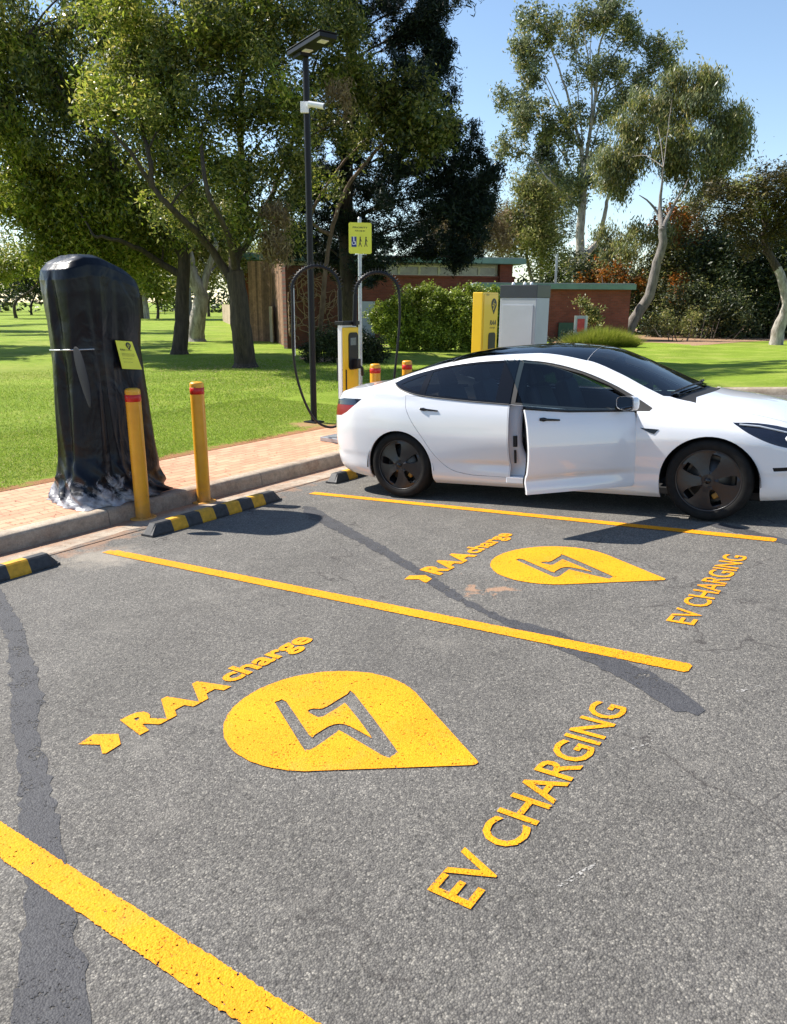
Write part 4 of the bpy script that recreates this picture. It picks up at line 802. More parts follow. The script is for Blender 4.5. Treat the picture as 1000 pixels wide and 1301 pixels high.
# light green branch of a gum in front of the pine
base = gr(404, 452); root = T('gum_tree', 'slim gum tree whose glossy leaf mass hangs before the black pine', 'tree', None, base); d0 = 26.5
b = MB(); tr = limb(b, [base, at(410, 380, d0), at(420, 300, d0), at(440, 240, d0), at(480, 190, d0), at(510, 165, d0)], .10, .04, 10, .04)
l1 = limb(b, [at(420, 300, d0), at(395, 275, d0), at(430, 215, d0), at(470, 172, d0)], .07, .03, 6)
cl = [C(*q) for q in ((525, 150, 26.5, 1.1, .85), (555, 165, 26.7, .7), (500, 125, 26.3, .9), (480, 165, 26.5, .9), (535, 120, 26.6, .7), (545, 190, 26.6, .5), (455, 110, 26, .8))]
twigs(b, tr[-4:], cl, .035); under(b.build('trunk', BK['brown']), root)
crown('crown', cl, 15000, .17, .065, LM['gum'], root, droop=.35, twig=22, spread=.2)
# tall open gum on the right
base = at(738, 420, 62); base[2] = .2; root = T('open_gum_tree', 'tall open gum tree with bare forking limbs against the blue sky', 'tree', None, base); d0 = 62
b = MB(); tr = limb(b, [base, at(737, 380, d0), at(738, 345, d0), at(737, 300, d0), at(740, 260, d0), at(741, 232, d0)], .42, .27, 12, .05)
L = [tr]
for P, r0 in ((((738, 330), (760, 305), (768, 275), (775, 245), (800, 215)), .40), (((741, 235), (739, 190), (728, 150), (718, 110), (700, 60)), .26), (((741, 235), (748, 180), (757, 120), (762, 60), (775, 20)), .26), (((738, 262), (715, 245), (695, 225), (680, 205)), .2), (((742, 200), (725, 165), (705, 130), (690, 95)), .14), (((750, 170), (752, 110), (745, 60), (740, 20)), .13), (((757, 130), (775, 80), (795, 50), (815, 70)), .13), (((750, 165), (770, 120), (800, 100), (835, 85)), .12), (((739, 190), (715, 165), (690, 150), (668, 120)), .11), (((775, 245), (780, 200), (790, 165), (800, 140)), .13), (((742, 210), (738, 150), (732, 90), (735, 40)), .10), (((757, 120), (750, 70), (755, 10)), .09), (((720, 150), (700, 110), (680, 70)), .08), (((745, 215), (765, 150), (790, 110), (820, 95)), .09), (((735, 235), (712, 190), (690, 170), (665, 160)), .10), (((760, 100), (785, 60), (800, 20)), .08), (((790, 190), (800, 150), (830, 110)), .07)):
    L.append(limb(b, [at(x, y, d0+rng.normal(0, 1.0)*.5) for x, y in P], r0*.68, r0*.18, 7, .06))
cl = [C(*q) for q in ((695, 35, 62, 2.1, 1.3), (740, 18, 62, 2.1, 1.1), (780, 15, 62, 2.0, 1.2), (800, 45, 62, 1.5, 1.5), (665, 60, 62, .9), (720, 55, 63, 1.4, .8), (675, 95, 62, 1.8, 1.4), (658, 130, 62, 1.4, 1.6), (660, 165, 62, 1.0, 1.3), (690, 150, 61, 2.0, 1.3), (700, 165, 61, 1.8, 1.0), (645, 185, 62, .9, 1.0), (755, 90, 62, 1.8, .9), (785, 92, 62, 1.5, .9), (835, 70, 62, 1.7, 1.1), (848, 85, 62, .9), (815, 112, 62, 1.5, 1.2), (775, 140, 62, 1.6, 1.0), (800, 120, 62, 1.2, .9), (725, 185, 62, .9, .7), (740, 215, 62, 1.0, 1.6), (760, 185, 62, .8, .6), (735, 250, 62, .6, 1.4), (660, 190, 61.5, .7, .6), (700, 215, 62, 1.2, .9), (655, 60, 62, .6, .5), (845, 60, 62, .9), (720, 230, 61, 1.3, 1.0))]
twigs(b, [p for l in L for p in l], cl, .06, 2); under(b.build('trunk', BK['pale']), root)
cl = frag(cl, 4, .42, .66)
crown('crown', cl, 26000, .28, .10, LM['blue'], root, droop=.3, twig=18, spread=.24)
crown('crown_underside', [(c_[0]-np.array([0, 0, .5]), c_[1], c_[2]) for c_ in cl], 9000, .28, .10, LM['olive'], root, droop=.3, twig=18, spread=.24)
# leaning gum with weeping crown
base = gr(795, 431); root = T('weeping_gum_tree', 'gum tree with a curved leaning trunk and hanging grey green leaves at the right', 'tree', None, base); d0 = float(np.hypot(*(base-CAM)[:2]))
b = MB(); tr = limb(b, [base, at(806, 405, d0), at(825, 375, d0), at(833, 340, d0), at(842, 310, d0), at(841, 290, d0)], .33, .2, 12, .04)
L = [tr]
for P, r0 in ((((841, 292), (839, 262), (841, 235), (843, 212)), .16), (((842, 290), (852, 268), (862, 250), (872, 236)), .15), (((841, 292), (835, 270), (824, 256), (812, 248)), .12), (((795, 428), (780, 400), (768, 380), (765, 350)), .10)):
    L.append(limb(b, [at(x, y, d0+(.0 if i_ == 0 else .9)) for i_, (x, y) in enumerate(P)], r0, r0*.15, 8, .04))
cl = [C(*q) for q in ((855, 120, 52, 1.8, 1.2), (885, 140, 52, 2.0, 1.3), (920, 165, 52, 1.6, 1.4), (935, 200, 52, 1.1, 1.2), (830, 150, 52, 1.8, 1.2), (850, 175, 51, 1.8, 1.2), (895, 190, 51, 2.0, 1.5), (800, 175, 52, 1.3, 1.2), (790, 205, 52, 1.6, 1.2), (770, 225, 52, 1.5, 1.0), (815, 215, 51.5, 1.5, 1.0), (910, 225, 51.5, 1.3, 1.2), (880, 235, 52, 1.2, 1.0), (850, 215, 52, .9, .8), (900, 120, 52, 1.1, .9), (790, 245, 52, .9, .6), (820, 300, 51, 1.3, .9), (795, 320, 51, 1.3, .9), (770, 300, 51.5, .7, .6), (940, 170, 52, .8, .9), (865, 100, 52, .7, .5))]
twigs(b, [p for l in L for p in l], cl[:16:4], .03, 0); under(b.build('trunk', BK['grey']), root)
cl = frag(cl, 4, .45, .75)
crown('crown', cl, 38000, .26, .06, LM['olive'], root, droop=.8, twig=24, spread=.24)
crown('grey_crown', cl, 18000, .26, .07, LM['blue'], root, droop=.8, twig=24, spread=.24)
# right hand bronze tree with white foot
base = gr(986, 438); root = T('bronze_tree', 'dark bronze leaved tree at the right edge with a white lower trunk', 'tree', None, base); d0 = float(np.hypot(*(base-CAM)[:2]))
b = MB(); tr = limb(b, [base, at(990, 415, d0), at(1001, 390, d0), at(996, 365, d0), at(988, 340, d0)], .34, .19, 12, .05); under(b.build('trunk', BK['pale']), root)
b = MB(); u_ = limb(b, [at(988, 342, d0), at(972, 310, d0), at(972, 280, d0), at(965, 255, d0), at(950, 240, d0)], .2, .08, 8); l1 = limb(b, [at(975, 300, d0), at(1000, 275, d0), at(1030, 250, d0)], .12, .06, 6)
cl = [C(*q) for q in ((980, 235, 41, 1.4, .8), (1010, 225, 41, 1.6, .9), (940, 245, 41, 1.3, .7), (915, 250, 41.5, 1.0, .6), (960, 265, 41, 1.2, .6), (930, 275, 41.5, .8, .5), (1000, 260, 41, 1.0, .6), (890, 262, 42, .6, .4), (985, 300, 42, .8, .6), (950, 310, 42, .9, .7), (1030, 260, 41, 1.6, 1.2), (905, 280, 42, .7, .5))]
twigs(b, u_+l1, cl, .05, 3); under(b.build('upper_limbs', BK['dark']), root)
crown('crown', cl, 22000, .16, .05, LM['bronze'], root, droop=.1, twig=20, spread=.2)
crown('bronze_tips', cl[:5], 2500, .16, .05, LM['olive'], root, droop=.1, twig=30, spread=.2)
# olive coloured trees behind the building, Norfolk pine
def simple_tree(lab, px, d0, pts, n, mat_, ln, wd, name='bushy_tree', group=None, bark='grey', droop=.3, spread=.4, topy=None):
    base = at(px, 400, d0); base[2] = .1; root = T(name, lab, 'tree', group, base); b = MB(); cl = [C(x, y, d0+dd, r) for x, y, r, dd in pts]
    cz = [c_[0] for c_ in cl]; top = max(cz, key=lambda p: p[2]); hgt = top[2]
    cl = frag(cl, 3, .45, .85)
    tr = limb(b, [base, base+[.1, .1, hgt*.25], base+(top-base)*.5, top], .02*hgt+.08, .05, 8, .05); twigs(b, tr[3:], cl[:len(pts)], .05, 2)
    under(b.build('trunk', BK[bark]), root); crown('crown', cl, n, ln, wd, mat_, root, droop=droop, twig=22, spread=spread); return root
G2 = 'olive green trees behind the brick building'
simple_tree('olive green bushy tree behind the roof, right of the Norfolk pine', 675, 72, [(675, 250, 2.4, 0), (655, 275, 2.3, 0), (695, 270, 2.2, 0), (680, 300, 2.6, 0), (650, 310, 2.2, 0), (705, 300, 1.8, 0), (665, 235, 1.5, 0), (700, 330, 1.8, 0), (640, 290, 1.6, 0), (715, 250, 1.3, 0)], 26000, LM['olive'], .32, .09, group=G2)
simple_tree('brownish olive tree showing between the black pine and the tall gum', 600, 68, [(590, 300, 2.4, 0), (570, 290, 1.8, 0), (615, 305, 2.0, 0), (600, 280, 1.5, 0), (560, 315, 1.8, 0), (625, 290, 1.5, 0), (635, 315, 1.4, 0), (580, 265, 1.0, 0)], 18000, LM['brown'], .30, .08, group=G2)
simple_tree('dark green tree behind the lower brick wing at the foot of the tall gum', 720, 78, [(725, 340, 1.6, 0), (705, 345, 1.8, 0), (760, 335, 2.0, 0), (780, 345, 1.6, 0), (755, 320, 1.4, 0)], 10000, LM['shade'], .35, .1, group=G2)
base = at(687, 400, 85); base[2] = .1; root = T('norfolk_pine', 'small conical dark green Norfolk pine behind the olive tree', 'tree', None, base); b = MB(); top = at(692, 172, 85)
b.tube([base, base*.5+top*.5, top], [.3, .18, .04], 8); pc = []
for k in range(22):
    f = k/21; c_ = base*(.55*(1-f))+top*(1-.55*(1-f)); rr = .3+3.6*(1-f)**.9
    for j in range(7): a = j*2*PI/7+k*.4; e_ = c_+np.array([math.cos(a)*rr, math.sin(a)*rr, .35*rr*.5]); b.tube([c_, (c_+e_)/2, e_], [.06, .04, .02], 5); pc += [(c_*(1-g_)+e_*g_, (.38, .38, .2), 1) for g_ in (.35, .6, .85, 1)]
under(b.build('trunk', BK['dark']), root); crown('crown', pc, 16000, .34, .07, LM['shade'], root, droop=0, up=.25, twig=14, spread=.12)
# far trees along the park, seen left
G3 = 'distant trees at the far side of the park'
for lab, px, dd, mat_, pts in (
 ('distant dark bush with purple grey twigs at the left edge beyond the lawn', 40, 125, LM['shade'], [(35, 360, 3.0, 0), (60, 362, 2.6, 0), (10, 355, 2.8, 2), (80, 365, 2.5, 0), (-15, 350, 3, 0), (50, 348, 1.8, 3)]),
 ('distant bright green tree beyond the lawn at the left edge', 20, 100, LM['lime'], [(20, 330, 2.0, 0), (45, 338, 1.6, 0), (5, 345, 1.4, 0), (-20, 330, 2.4, 0), (90, 330, 1.6, 0), (70, 322, 1.5, 0)]),
 ('distant green bush behind the pale tree trunk', 200, 95, LM['lime'], [(195, 360, 2.4, 0), (215, 352, 1.8, 0), (180, 350, 2.2, 0), (205, 372, 1.4, 0), (215, 376, 1.2, 0), (190, 335, 2, 0)]),
 ('distant dark green tree between the gum trunks', 265, 110, LM['olive'], [(265, 350, 3.0, 0), (285, 345, 2.6, 0), (240, 345, 2.6, 0), (275, 325, 2.6, 0), (300, 352, 2, 0), (310, 335, 2.5, 0)]),
 ('distant dark tree behind the left shoulder of the covered charger', 120, 140, LM['shade'], [(120, 350, 4, 0), (150, 355, 4, 0), (100, 365, 3, 0), (170, 360, 3.5, 0), (140, 330, 3, 0)]),
 ('light green tree above the paling fence', 330, 60, LM['lime'], [(328, 340, 1.3, 0), (335, 362, 1.4, 0), (322, 358, .8, 0), (338, 325, 1.2, 0), (345, 345, 1.2, 0), (326, 382, .6, 0), (336, 378, .7, 0)])):
    simple_tree(lab, px, dd, pts, 9000, mat_, .0035*dd+.05, .0012*dd+.02, 'distant_tree', G3, 'dark', spread=.006*dd)
# more gum trunks in the mid distance
for px, py, lab, bk in ((184, 391, 'gum tree with a pale trunk far down the lawn behind the covered charger', 'pale'), (179, 397, 'gum tree with a dark trunk just right of the covered charger top', 'dark'), (412/1.0-172, 392, 'thin gum tree with a grey trunk far behind the pale leaning trunk', 'grey'), (-60, 420, 'gum tree outside the left edge whose leaves hang into the picture', 'dark')):
    bs = gr(px, py); dd = min(float(np.hypot(*(bs-CAM)[:2])), 95); base = at(px, py, dd); base[2] = .15; root = T('park_tree', lab, 'tree', 'gum trees down the park', base)
    b = MB(); tr = limb(b, [base, at(px-1, py-25, dd), at(px+2, py-60, dd), at(px, py-90, dd)], .0045*dd+.06, .12, 8, .05); cl = [C(px+dx, py-80+dy, dd, .035*dd) for dx, dy in ((-25, 0), (20, -10), (0, -35), (-45, -30), (35, -40), (-15, -60))]
    twigs(b, tr[3:], cl, .06, 2); under(b.build('trunk', BK[bk]), root); crown('crown', cl, 9000, .004*dd+.04, .0013*dd+.02, LM['olive'], root, droop=.4, twig=22, spread=.009*dd)
# trees beyond the left edge whose shade stripes the lawn
for q_, (px, py, hh) in enumerate(((70, 443, 11), (-30, 456, 8), (150, 424, 17), (40, 412, 11), (110, 403, 22))):
    g0 = gr(px, py); lab = ('nearest gum tree beyond the left edge, seen only by its shade', 'second gum tree beyond the left edge, seen only by its shade', 'gum tree up the lawn beyond the left edge, shading the grass behind the covered charger', 'farther gum tree beyond the left edge, seen only by its shade', 'tallest gum tree beyond the left edge, seen only by its shade')[q_]
    if lab == 'x': continue
    base = g0-np.array([math.cos(math.radians(10)), math.sin(math.radians(10)), 0])*hh/math.tan(SUN_EL); base[2] = .1; dpx = (base-CAM)@_R/((base-CAM)@_fw)*FOC+500
    if dpx > -45: continue
    root = T('park_tree', lab, 'tree', 'gum trees down the park', base); b = MB(); tr = limb(b, [base, base+[.2, .1, hh*.4], base+[0, .3, hh]], .25, .1, 8, .05); cl = [(base+np.array([rng.normal(0, 1.3), rng.normal(0, 3.8), hh+rng.normal(0, .7)]), (1.5, 1.8, .9), 1) for _ in range(10)]
    twigs(b, tr[3:], cl, .06, 1); under(b.build('trunk', BK['dark']), root); crown('crown', cl, 9000, .3, .16, LM['gum'], root, droop=.4, twig=20, spread=.3)
# hedges and shrubs
def bush(name, lab, cl, n, ln, wd, mat_, base, cat='shrub', group=None, extra=None, **k):
    root = T(name, lab, cat, group, base); b = MB()
    for c_, r, _ in cl[:14]:
        foot = np.array([c_[0]*.7+base[0]*.3, c_[1]*.7+base[1]*.3, .1]); limb(b, [foot, (foot+c_)/2+rng.normal(0, .1, 3), c_], .03, .012, 5, .02)
    under(b.build('stems', BK['dark']), root); crown('foliage', cl, n, ln, wd, mat_, root, **k)
    if extra: crown(extra[0], cl, extra[1], ln, wd, extra[2], root, **k)
    return root
B0 = gr(520, 444)
hc_ = [C(x, y, 31.5+dz, r, r*.9) for x, y, r, dz in ((490, 400, .62, 0), (505, 425, .75, 0), (520, 395, .9, .3), (545, 385, .7, .5), (550, 415, 1.0, .3), (575, 385, .72, .5), (585, 415, 1.0, .3), (605, 385, .72, .5), (615, 415, 1.0, .3), (635, 388, .65, .6), (640, 415, 1.0, .4), (500, 388, .45, .2), (530, 376, .35, .6), (655, 395, .55, .6), (485, 415, .45, 0), (480, 405, .35, 0), (560, 374, .3, .8), (595, 375, .3, .8), (622, 376, .35, .8), (525, 435, .6, .3), (560, 438, .6, .3), (600, 438, .6, .3), (640, 438, .6, .3), (660, 420, .8, .6), (665, 400, .6, .8))]
bush('hedge', 'large rounded green hedge in front of the brick building', hc_, 130000, .095, .048, LM['hedge'], B0, 'hedge', droop=-.1, twig=24, spread=.07)
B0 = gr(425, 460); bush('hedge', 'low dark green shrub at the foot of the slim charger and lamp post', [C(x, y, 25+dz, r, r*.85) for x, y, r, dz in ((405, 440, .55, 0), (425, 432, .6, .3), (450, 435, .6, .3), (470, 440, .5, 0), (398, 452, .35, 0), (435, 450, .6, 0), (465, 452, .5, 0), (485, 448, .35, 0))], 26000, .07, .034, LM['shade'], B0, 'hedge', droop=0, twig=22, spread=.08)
B0 = gr(800, 430)
def rnd_in(poly, n, dr, r0, r1):
    out = []; poly = np.array(poly); mn, mx = poly.min(0), poly.max(0)
    while len(out) < n:
        p = rng.uniform(mn, mx)
        if inpoly([p], poly)[0]: r = rng.uniform(r0, r1); out.append(C(p[0], p[1], rng.uniform(*dr), r, r*.8))
    return out
bush('flowering_bush', 'big bush with orange blossom behind the leaning gum trunk', rnd_in([(745, 400), (740, 345), (765, 325), (800, 330), (850, 262), (880, 270), (890, 330), (885, 400), (860, 425), (800, 425)], 46, (53.5, 57), .9, 1.6), 30000, .22, .085, LM['shade'], B0, 'bush', None, ('leafy_growth', 15000, LM['olive']), droop=.2, twig=22, spread=.3)
bl = [C(*q) for q in ((755, 360, 53, 1.2), (775, 375, 52.7, .9), (800, 365, 52.7, .8), (745, 375, 52.5, .7), (870, 290, 53, 1.0), (880, 305, 53, .7), (855, 275, 53, .8), (860, 370, 53, 1.0), (790, 340, 53, .6), (905, 310, 53, .45), (765, 345, 53, .8), (835, 285, 53, .5))]
crown('blossom', bl, 7500, .20, .10, LM['rust'], bpy.data.objects['flowering_bush'], droop=0, twig=30, spread=.25)
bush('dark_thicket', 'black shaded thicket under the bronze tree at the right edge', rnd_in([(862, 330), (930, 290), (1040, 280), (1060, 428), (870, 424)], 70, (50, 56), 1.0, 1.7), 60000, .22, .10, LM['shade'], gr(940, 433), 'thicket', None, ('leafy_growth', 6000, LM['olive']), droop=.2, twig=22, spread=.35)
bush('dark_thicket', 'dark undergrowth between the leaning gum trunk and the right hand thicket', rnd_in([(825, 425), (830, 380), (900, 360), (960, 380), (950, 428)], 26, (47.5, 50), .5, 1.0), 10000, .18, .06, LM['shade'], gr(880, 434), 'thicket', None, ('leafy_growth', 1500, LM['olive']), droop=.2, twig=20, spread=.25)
# ornamental grass tussock, sapling, small shrubs, mulch
P0 = gr(765, 441); root = T('ornamental_grass', 'yellow green tussock of ornamental grass right of the notice stand', 'plant', None, P0)
n = 9000; a = rng.uniform(0, 2*PI, n); r = rng.random(n)**.6; cx = P0[0]+_rt[0]*r*np.cos(a)*1.35+.4*r*np.sin(a); cy = P0[1]+_rt[1]*r*np.cos(a)*1.35+.5*r*np.sin(a); h = rng.uniform(.45, 1.05, n)*(1.15-.6*r); V_ = np.zeros((n, 3, 3)); wv = .016
V_[:, 0] = np.stack([cx-_rt[0]*wv, cy-_rt[1]*wv, np.full(n, .1)], 1); V_[:, 1] = np.stack([cx+_rt[0]*wv, cy+_rt[1]*wv, np.full(n, .1)], 1); V_[:, 2] = np.stack([cx+rng.normal(0, .3, n)+_rt[0]*np.cos(a)*.3, cy+rng.normal(0, .3, n), .1+h], 1)
under(npmesh('leaf_blades', V_.reshape(-1, 3), np.arange(3*n).reshape(-1, 3), leaf_mat('tussock', [(.12, .16, .02), (.26, .30, .035), (.42, .40, .10)], .35)), root)
bush('sapling', 'thin sapling with yellowish leaves in front of the brick wing wall', [C(738, 382, 40, .35, .3), C(746, 395, 40, .45, .35), (at(755, 410, 40), (.5, .5, .4), 1), C(760, 398, 40, .3)], 1300, .16, .07, LM['olive'], at(750, 425, 40)*[1, 1, 0]+[0, 0, .1], 'sapling', droop=.3, twig=14, spread=.12)
bush('low_shrub', 'small shrub with pale yellow leaves on the mulch bed', [C(862, 412, 44, .5), C(880, 402, 44, .5), C(850, 418, 44, .35), C(875, 420, 44, .4), C(848, 400, 44, .3)], 1600, .12, .06, LM['olive'], gr(865, 436), 'shrub', droop=.1, twig=12, spread=.15)
bush('low_shrub', 'small dark shrub at the foot of the grey power cabinet, beside the tussock', [C(722, 432, 38, .45), C(728, 425, 38.5, .4), C(735, 436, 38, .35), C(790, 436, 40, .4), C(700, 438, 37, .5)], 2400, .10, .04, LM['shade'], gr(722, 442), 'shrub', droop=.1, twig=12, spread=.12)
mb = [gr(x, y, lawn_h(-3, 40)+.012) for x, y in ((780, 446), (815, 437), (850, 441), (900, 438), (945, 434), (1010, 432), (1060, 428), (1050, 410), (930, 415), (800, 415), (700, 425), (700, 440))]
b = MB(); b.add([tuple(p) for p in mb]+[tuple(p-[0, 0, .1]) for p in mb], [tuple(range(len(mb)))[::-1]]); o = b.build('mulch_bed', MAT['mulch']); tag(o, kind='structure')
for p in o.data.polygons: p.flip() if p.normal.z < 0 else None
mp_ = [gr(x, y, .165) for x, y in ((395, 428), (412, 428), (440, 433), (500, 440), (515, 446), (470, 449), (400, 462), (380, 455))]
b = MB(); b.add([tuple(p) for p in mp_], [tuple(range(len(mp_)))[::-1]]); o = b.build('mulch_bed', MAT['mulch']); tag(o, kind='structure')
for p in o.data.polygons: p.flip() if p.normal.z < 0 else None
# a belt of far trees closing the park
bt = []
for k in range(230):
    px = -500+k*9; dd = rng.uniform(150, 185); r = rng.uniform(3, 6); bt.append((np.array([*at(px, 380, dd)[:2], rng.uniform(.5, 7)]), (r, r, r*.8), 1))
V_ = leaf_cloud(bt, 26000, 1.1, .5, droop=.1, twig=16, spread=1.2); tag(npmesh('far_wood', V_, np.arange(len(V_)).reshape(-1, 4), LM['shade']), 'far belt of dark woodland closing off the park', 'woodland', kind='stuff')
# fallen leaves, grit on the lawn and footpath edge
n = 3100; x = np.concatenate([rng.uniform(-1.5, .5, 600), rng.uniform(-7, -1.6, 500), rng.normal(-10.7, 2.6, 1400), rng.normal(-4, 4, 600)]); y = np.concatenate([rng.uniform(2.2, 12, 1100), rng.normal(16.2, 2.6, 1400), rng.normal(32, 6, 600)]); k_ = (x < -1.65) | (y < 12); x, y = x[k_], y[k_]; n = len(x); z = np.where(x < -.15, .153, np.where(x > 0, SLOPE*x+.004, .153)); z = np.where(x < -1.6, .168, z)
k_ = (x < -.16) | (x > .01); x, y, z = x[k_], y[k_], z[k_]; n = len(x); a = rng.uniform(0, 2*PI, n); s_ = rng.uniform(.006, .018, n)*np.where(y > 12, 3.0, 1); z = np.where(y > 12, z+.03, z)
V_ = np.zeros((n, 4, 3))
for j, (f, g_) in enumerate(((1, 0), (0, .4), (-1, 0), (0, -.4))): V_[:, j] = np.stack([x+s_*(f*np.cos(a)-g_*np.sin(a)), y+s_*(f*np.sin(a)+g_*np.cos(a)), z+(.004 if j % 2 else 0)], 1)
tag(npmesh('fallen_leaves', V_.reshape(-1, 3), np.arange(4*n).reshape(-1, 4), leaf_mat('litter', [(.16, .09, .04), (.35, .22, .12), (.45, .36, .2)], 0)), 'dry leaf litter scattered on the footpath, gutter and lawn', 'leaf litter', kind='stuff')
# ------------------------------------------------------------------ white car, right front door open
CX, CY, CH = 1.86, 6.93, math.radians(3.8)
nrm = Vector((-SLOPE, 0, 1)).normalized(); exv = Vector((math.cos(CH), math.sin(CH), 0)); exv = (exv-nrm*exv.dot(nrm)).normalized(); eyv = nrm.cross(exv)
car = empty('car'); car.matrix_world = Matrix(((exv.x, eyv.x, nrm.x, CX), (exv.y, eyv.y, nrm.y, CY), (exv.z, eyv.z, nrm.z, SLOPE*CX+.004), (0, 0, 0, 1)))
tag(car, 'white sedan parked beside the painted bays with its driver door wide open', 'car')
def carpaint():
    t = NT('white_car_paint'); t.base((.72, .73, .76)); t.set(Roughness=.30, Coat_Weight=1.0, Coat_Roughness=.03, Specular_IOR_Level=.5); return t.m
def glass(name, tint, gl=.0):
    t = NT(name); t.t.nodes.remove(t.p); a = t.n('BsdfTransparent'); a.inputs[0].default_value = (*tint, 1); g = t.n('BsdfGlossy'); g.inputs['Roughness'].default_value = .015
    f = t.n('Fresnel'); f.inputs[0].default_value = 1.5; mx = t.n('MixShader'); f2 = t.math('ADD', f.outputs[0], gl); t.l(f2, mx.inputs[0]); t.l(a.outputs[0], mx.inputs[1]); t.l(g.outputs[0], mx.inputs[2]); t.l(mx.outputs[0], t.o.inputs[0]); return t.m
CM = dict(paint=carpaint(), glass=glass('tinted_glass', (.30, .42, .48), .03), roof=glass('roof_glass', (.03, .035, .045), .06), wind=glass('windscreen_glass', (.50, .62, .62), .05),
 trim=simple('gloss_black_trim', (.005, .005, .006), .07, var=.0, spec=.4), matt=simple('matt_black', (.012, .012, .013), .7, var=.1), seat=simple('dark_seat', (.02, .02, .022), .6), jamb=simple('white_jamb', (.62, .64, .68), .4, var=.05),
 tyre=simple('tyre_rubber', (.011, .011, .011), .75, var=.3, vs=20, bump=.15, spec=.2), hub=simple('aero_cover', (.020, .019, .021), .33, var=.12), alloy=simple('alloy', (.22, .22, .23), .35, .8), lampred=simple('lamp_red', (.20, .004, .01), .3, spec=.3), lampdark=simple('lamp_dark', (.012, .016, .03), .15, coat=.4), steel=simple('brake_steel', (.09, .085, .08), .45, .8), calip=simple('caliper', (.30, .15, .02), .5), mirror=simple('mirror_glass', (.75, .8, .85), .03, 1.0, var=0), dash=simple('dashboard', (.03, .03, .035), .7), lamplens=simple('lamp_lens', (.55, .58, .62), .1, coat=1))
# body surface: stations along x, 10 side rows + roof rows
SX = np.array([-.95, -.925, -.87, -.75, -.5, -.25, 0, .35, .8, 1.3, 1.8, 2.1, 2.35, 2.6, 2.85, 3.1, 3.35, 3.52, 3.64, 3.70])
Tz = np.array([.76, .96, 1.07, 1.105, 1.125, 1.19, 1.275, 1.365, 1.43, 1.443, 1.395, 1.285, 1.165, 1.045, .965, .925, .86, .79, .70, .58])
RZ = np.array([.74, .92, 1.02, 1.06, 1.09, 1.14, 1.205, 1.285, 1.35, 1.360, 1.275, 1.155, 1.03, .93, .895, .85, .785, .715, .63, .53])
RY = np.array([.38, .50, .58, .65, .67, .655, .625, .595, .575, .575, .60, .64, .69, .73, .735, .715, .66, .58, .47, .36])
BZ = np.array([.71, .86, .94, .99, 1.03, 1.045, 1.035, 1.00, .962, .925, .90, .885, .87, .85, .825, .79, .73, .665, .59, .50])
BY = np.array([.46, .59, .67, .75, .82, .845, .85, .855, .86, .862, .862, .862, .862, .862, .86, .84, .79, .71, .60, .47])
WY = np.array([.50, .63, .715, .80, .885, .913, .922, .914, .91, .91, .912, .915, .92, .925, .922, .905, .855, .775, .66, .52])
WZ = np.array([.60, .62, .64, .66, .68, .68, .66, .63, .62, .62, .62, .62, .63, .65, .66, .64, .60, .56, .50, .45])
LZ = np.array([.36, .30, .26, .22, .19, .17, .165, .165, .165, .165, .165, .165, .165, .165, .165, .17, .18, .19, .21, .25])
def pchip(x, y, xq):
    h = np.diff(x); d = np.diff(y)/h; m = np.zeros(len(x)); m[0], m[-1] = d[0], d[-1]
    for i in range(1, len(x)-1): m[i] = 0 if d[i-1]*d[i] <= 0 else (h[i-1]+h[i])*3/((2*h[i]+h[i-1])/d[i-1]+(h[i]+2*h[i-1])/d[i])
    i = np.clip(np.searchsorted(x, xq)-1, 0, len(x)-2); t = (xq-x[i])/h[i]
    return (2*t**3-3*t**2+1)*y[i]+(t**3-2*t**2+t)*h[i]*m[i]+(-2*t**3+3*t**2)*y[i+1]+(t**3-t**2)*h[i]*m[i+1]
_cache = {}
def sec(x):
    k = round(float(x), 4)
    if k in _cache: return _cache[k]
    x = float(np.clip(x, SX[0], SX[-1])); g = lambda a: float(pchip(SX, a, np.array(x)))
    T_, rz, ry, bz, by, wy, wz, lz = map(g, (Tz, RZ, RY, BZ, BY, WY, WZ, LZ))
    tuck = .036*math.exp(-((x-1.45)/.75)**4)           # scooped lower doors
    P = [(wy-.10, lz), (wy-.045, lz+.045), (wy-.020-tuck*.3, lz+.12), (wy-.014-tuck, lz+.22), (wy-.008-tuck*.55, lz*.45+wz*.55), (wy, wz), (wy-.006, wz*.72+bz*.28), (wy*.66+by*.34, wz*.40+bz*.60), (by+.012, bz*.88+wz*.12), (by, bz)]
    z = [p[1] for p in P]
    for i in range(1, len(z)): z[i] = max(z[i], z[i-1]+.004)
    y = [p[0] for p in P]; hgt = rz-bz; bul = .018*min(1, hgt/.3)
    gz = np.linspace(z[-1], max(rz, z[-1]+.004), 7)[1:]; gy = [by+(ry-by)*t+bul*math.sin(PI*t) for t in np.linspace(0, 1, 7)[1:]]
    Zs = np.array(z+list(gz)); Ys = np.array(y+gy)
    zq = np.linspace(Zs[0], Zs[-1], 90); yq = pchip(Zs, Ys, zq)
    tz = [(ry*f, Zs[-1]+(T_-Zs[-1])*(1-f**2.4)) for f in np.linspace(1, 0, 24)]
    r_ = (zq, yq, np.array([t[0] for t in tz])[::-1], np.array([t[1] for t in tz])[::-1]); _cache[k] = r_; return r_
def liftS(x, z, s, off=0): zq, yq, _, _ = sec(x); return (x, s*(float(np.interp(z, zq, yq))-off), z)
def liftT(x, y, off=0): _, _, ty, tz = sec(x); return (x, y, float(np.interp(abs(y), ty, tz))-off)
def bbox_rng(x): zq = sec(x)[0]; return zq[0], zq[-1]
RA, FA, WR = 0.0, 2.875, .335
